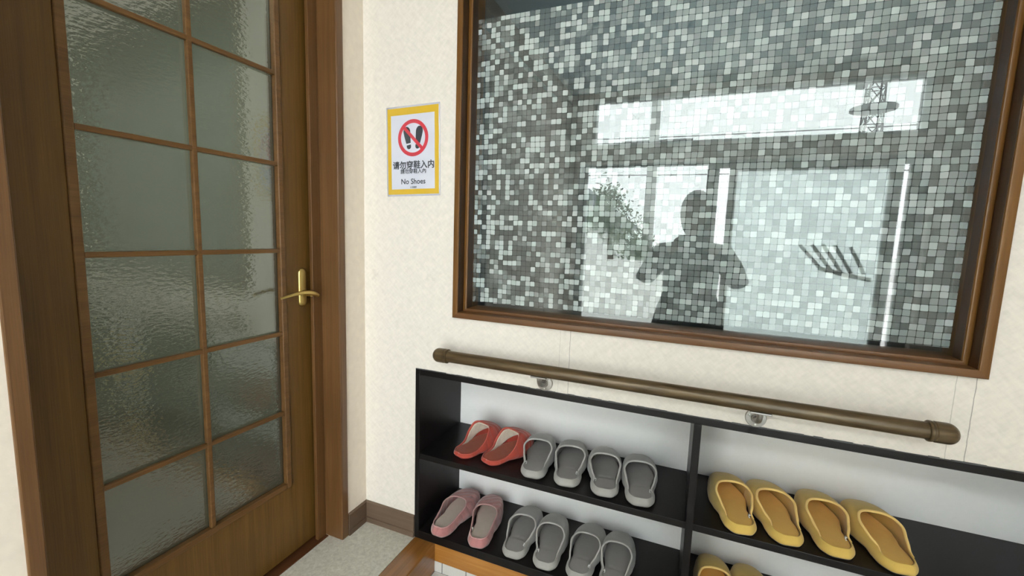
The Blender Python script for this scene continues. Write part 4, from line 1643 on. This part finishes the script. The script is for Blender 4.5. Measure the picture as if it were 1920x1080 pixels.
for s in (-1, 1):        # ears
    er = bmesh.new()
    bmesh.ops.create_icosphere(er, subdivisions=2, radius=1.0)
    for v in er.verts:
        v.co = Vector((0.005 + s * 0.076 + v.co.x * 0.008, 0.125 + v.co.y * 0.016, 1.40 + v.co.z * 0.028))
    merge(bm, er)
body = obj('body', bm, M['skin'], person, smooth=True)
for s in (-1, 1):
    e_ = bmesh.new()
    bmesh.ops.create_icosphere(e_, subdivisions=2, radius=0.011)
    bmesh.ops.translate(e_, verts=e_.verts, vec=(0.005 + s * 0.031, 0.206, 1.411))
    obj('eye', e_, M['black_ink'], person, smooth=True)
hb = bmesh.new()
bmesh.ops.create_icosphere(hb, subdivisions=4, radius=1.0)
for v in hb.verts:
    x, y, z = v.co
    fr_ = max(0, y - 0.1)
    cut = sm((0.62 - z) / 0.15) * sm((y - 0.15) / 0.15)     # face opening
    k = 1 - 0.46 * cut
    zz = z * 0.128 if z > 0 else z * 0.165 * (1 - 0.2 * cut)
    v.co = Vector((0.005 + x * 0.090 * k, 0.120 + y * 0.104 * k - 0.02 * cut, 1.412 + zz))
obj('hair', hb, M['hair'], person, smooth=True)
# long coat with sleeves
ct = bmesh.new()
prof = [(0.075, 0.060, 1.235, 0.06), (0.135, 0.085, 1.20, 0.05), (0.170, 0.112, 1.14, 0.035), (0.165, 0.118, 1.02, 0.02), (0.160, 0.120, 0.90, 0.01),
        (0.190, 0.14, 0.80, 0.0), (0.225, 0.165, 0.66, 0.0), (0.245, 0.18, 0.46, 0.0), (0.25, 0.185, 0.38, 0.0)]
rings = []
for (rx, ry, z, yc) in prof:
    rings.append([ct.verts.new((rx * math.cos(2 * PI * k / 40) * (1 + 0.02 * math.sin(7 * 2 * PI * k / 40) * (1.2 - z)),
                                yc + ry * math.sin(2 * PI * k / 40) * (1 + 0.03 * math.sin(9 * 2 * PI * k / 40) * (1.2 - z)), z)) for k in range(40)])
for A, B in zip(rings[:-1], rings[1:]):
    for k in range(40):
        ct.faces.new((A[k], A[(k + 1) % 40], B[(k + 1) % 40], B[k]))
for s in (-1, 1):
    tube(ct, [(0.10 * s, 0.035, 1.16), (0.175 * s, 0.035, 1.155), (0.235 * s, 0.033, 1.07), (0.272 * s, 0.035, 0.99), (0.245 * s, 0.085, 1.02), (0.19 * s, 0.14, 1.09), (0.118 * s, 0.235, 1.172)],
         [0.070, 0.070, 0.062, 0.060, 0.056, 0.051, 0.040], 18)
obj('coat', ct, M['coat'], person, smooth=True)
for s in (-1, 1):
    sh = bmesh.new()
    bmesh.ops.create_icosphere(sh, subdivisions=3, radius=1.0)
    for v in sh.verts:
        v.co = Vector((0.11 * s + v.co.x * 0.046, 0.055 + v.co.y * 0.125, max(0.0, 0.032 + v.co.z * 0.05)))
    obj('shoe', sh, M['shoe'], person, smooth=True)
ph = obj('smartphone', box(bmesh.new(), -0.078, 0.078, -0.0045, 0.0045, -0.038, 0.038, 0.004, 3), M['phone'])
ph.location = (1.0934 + 0.012, -1.2618 - 0.016, 1.120)
tag(ph, 'black smartphone held up with both hands, seen mirrored in the window', 'phone')
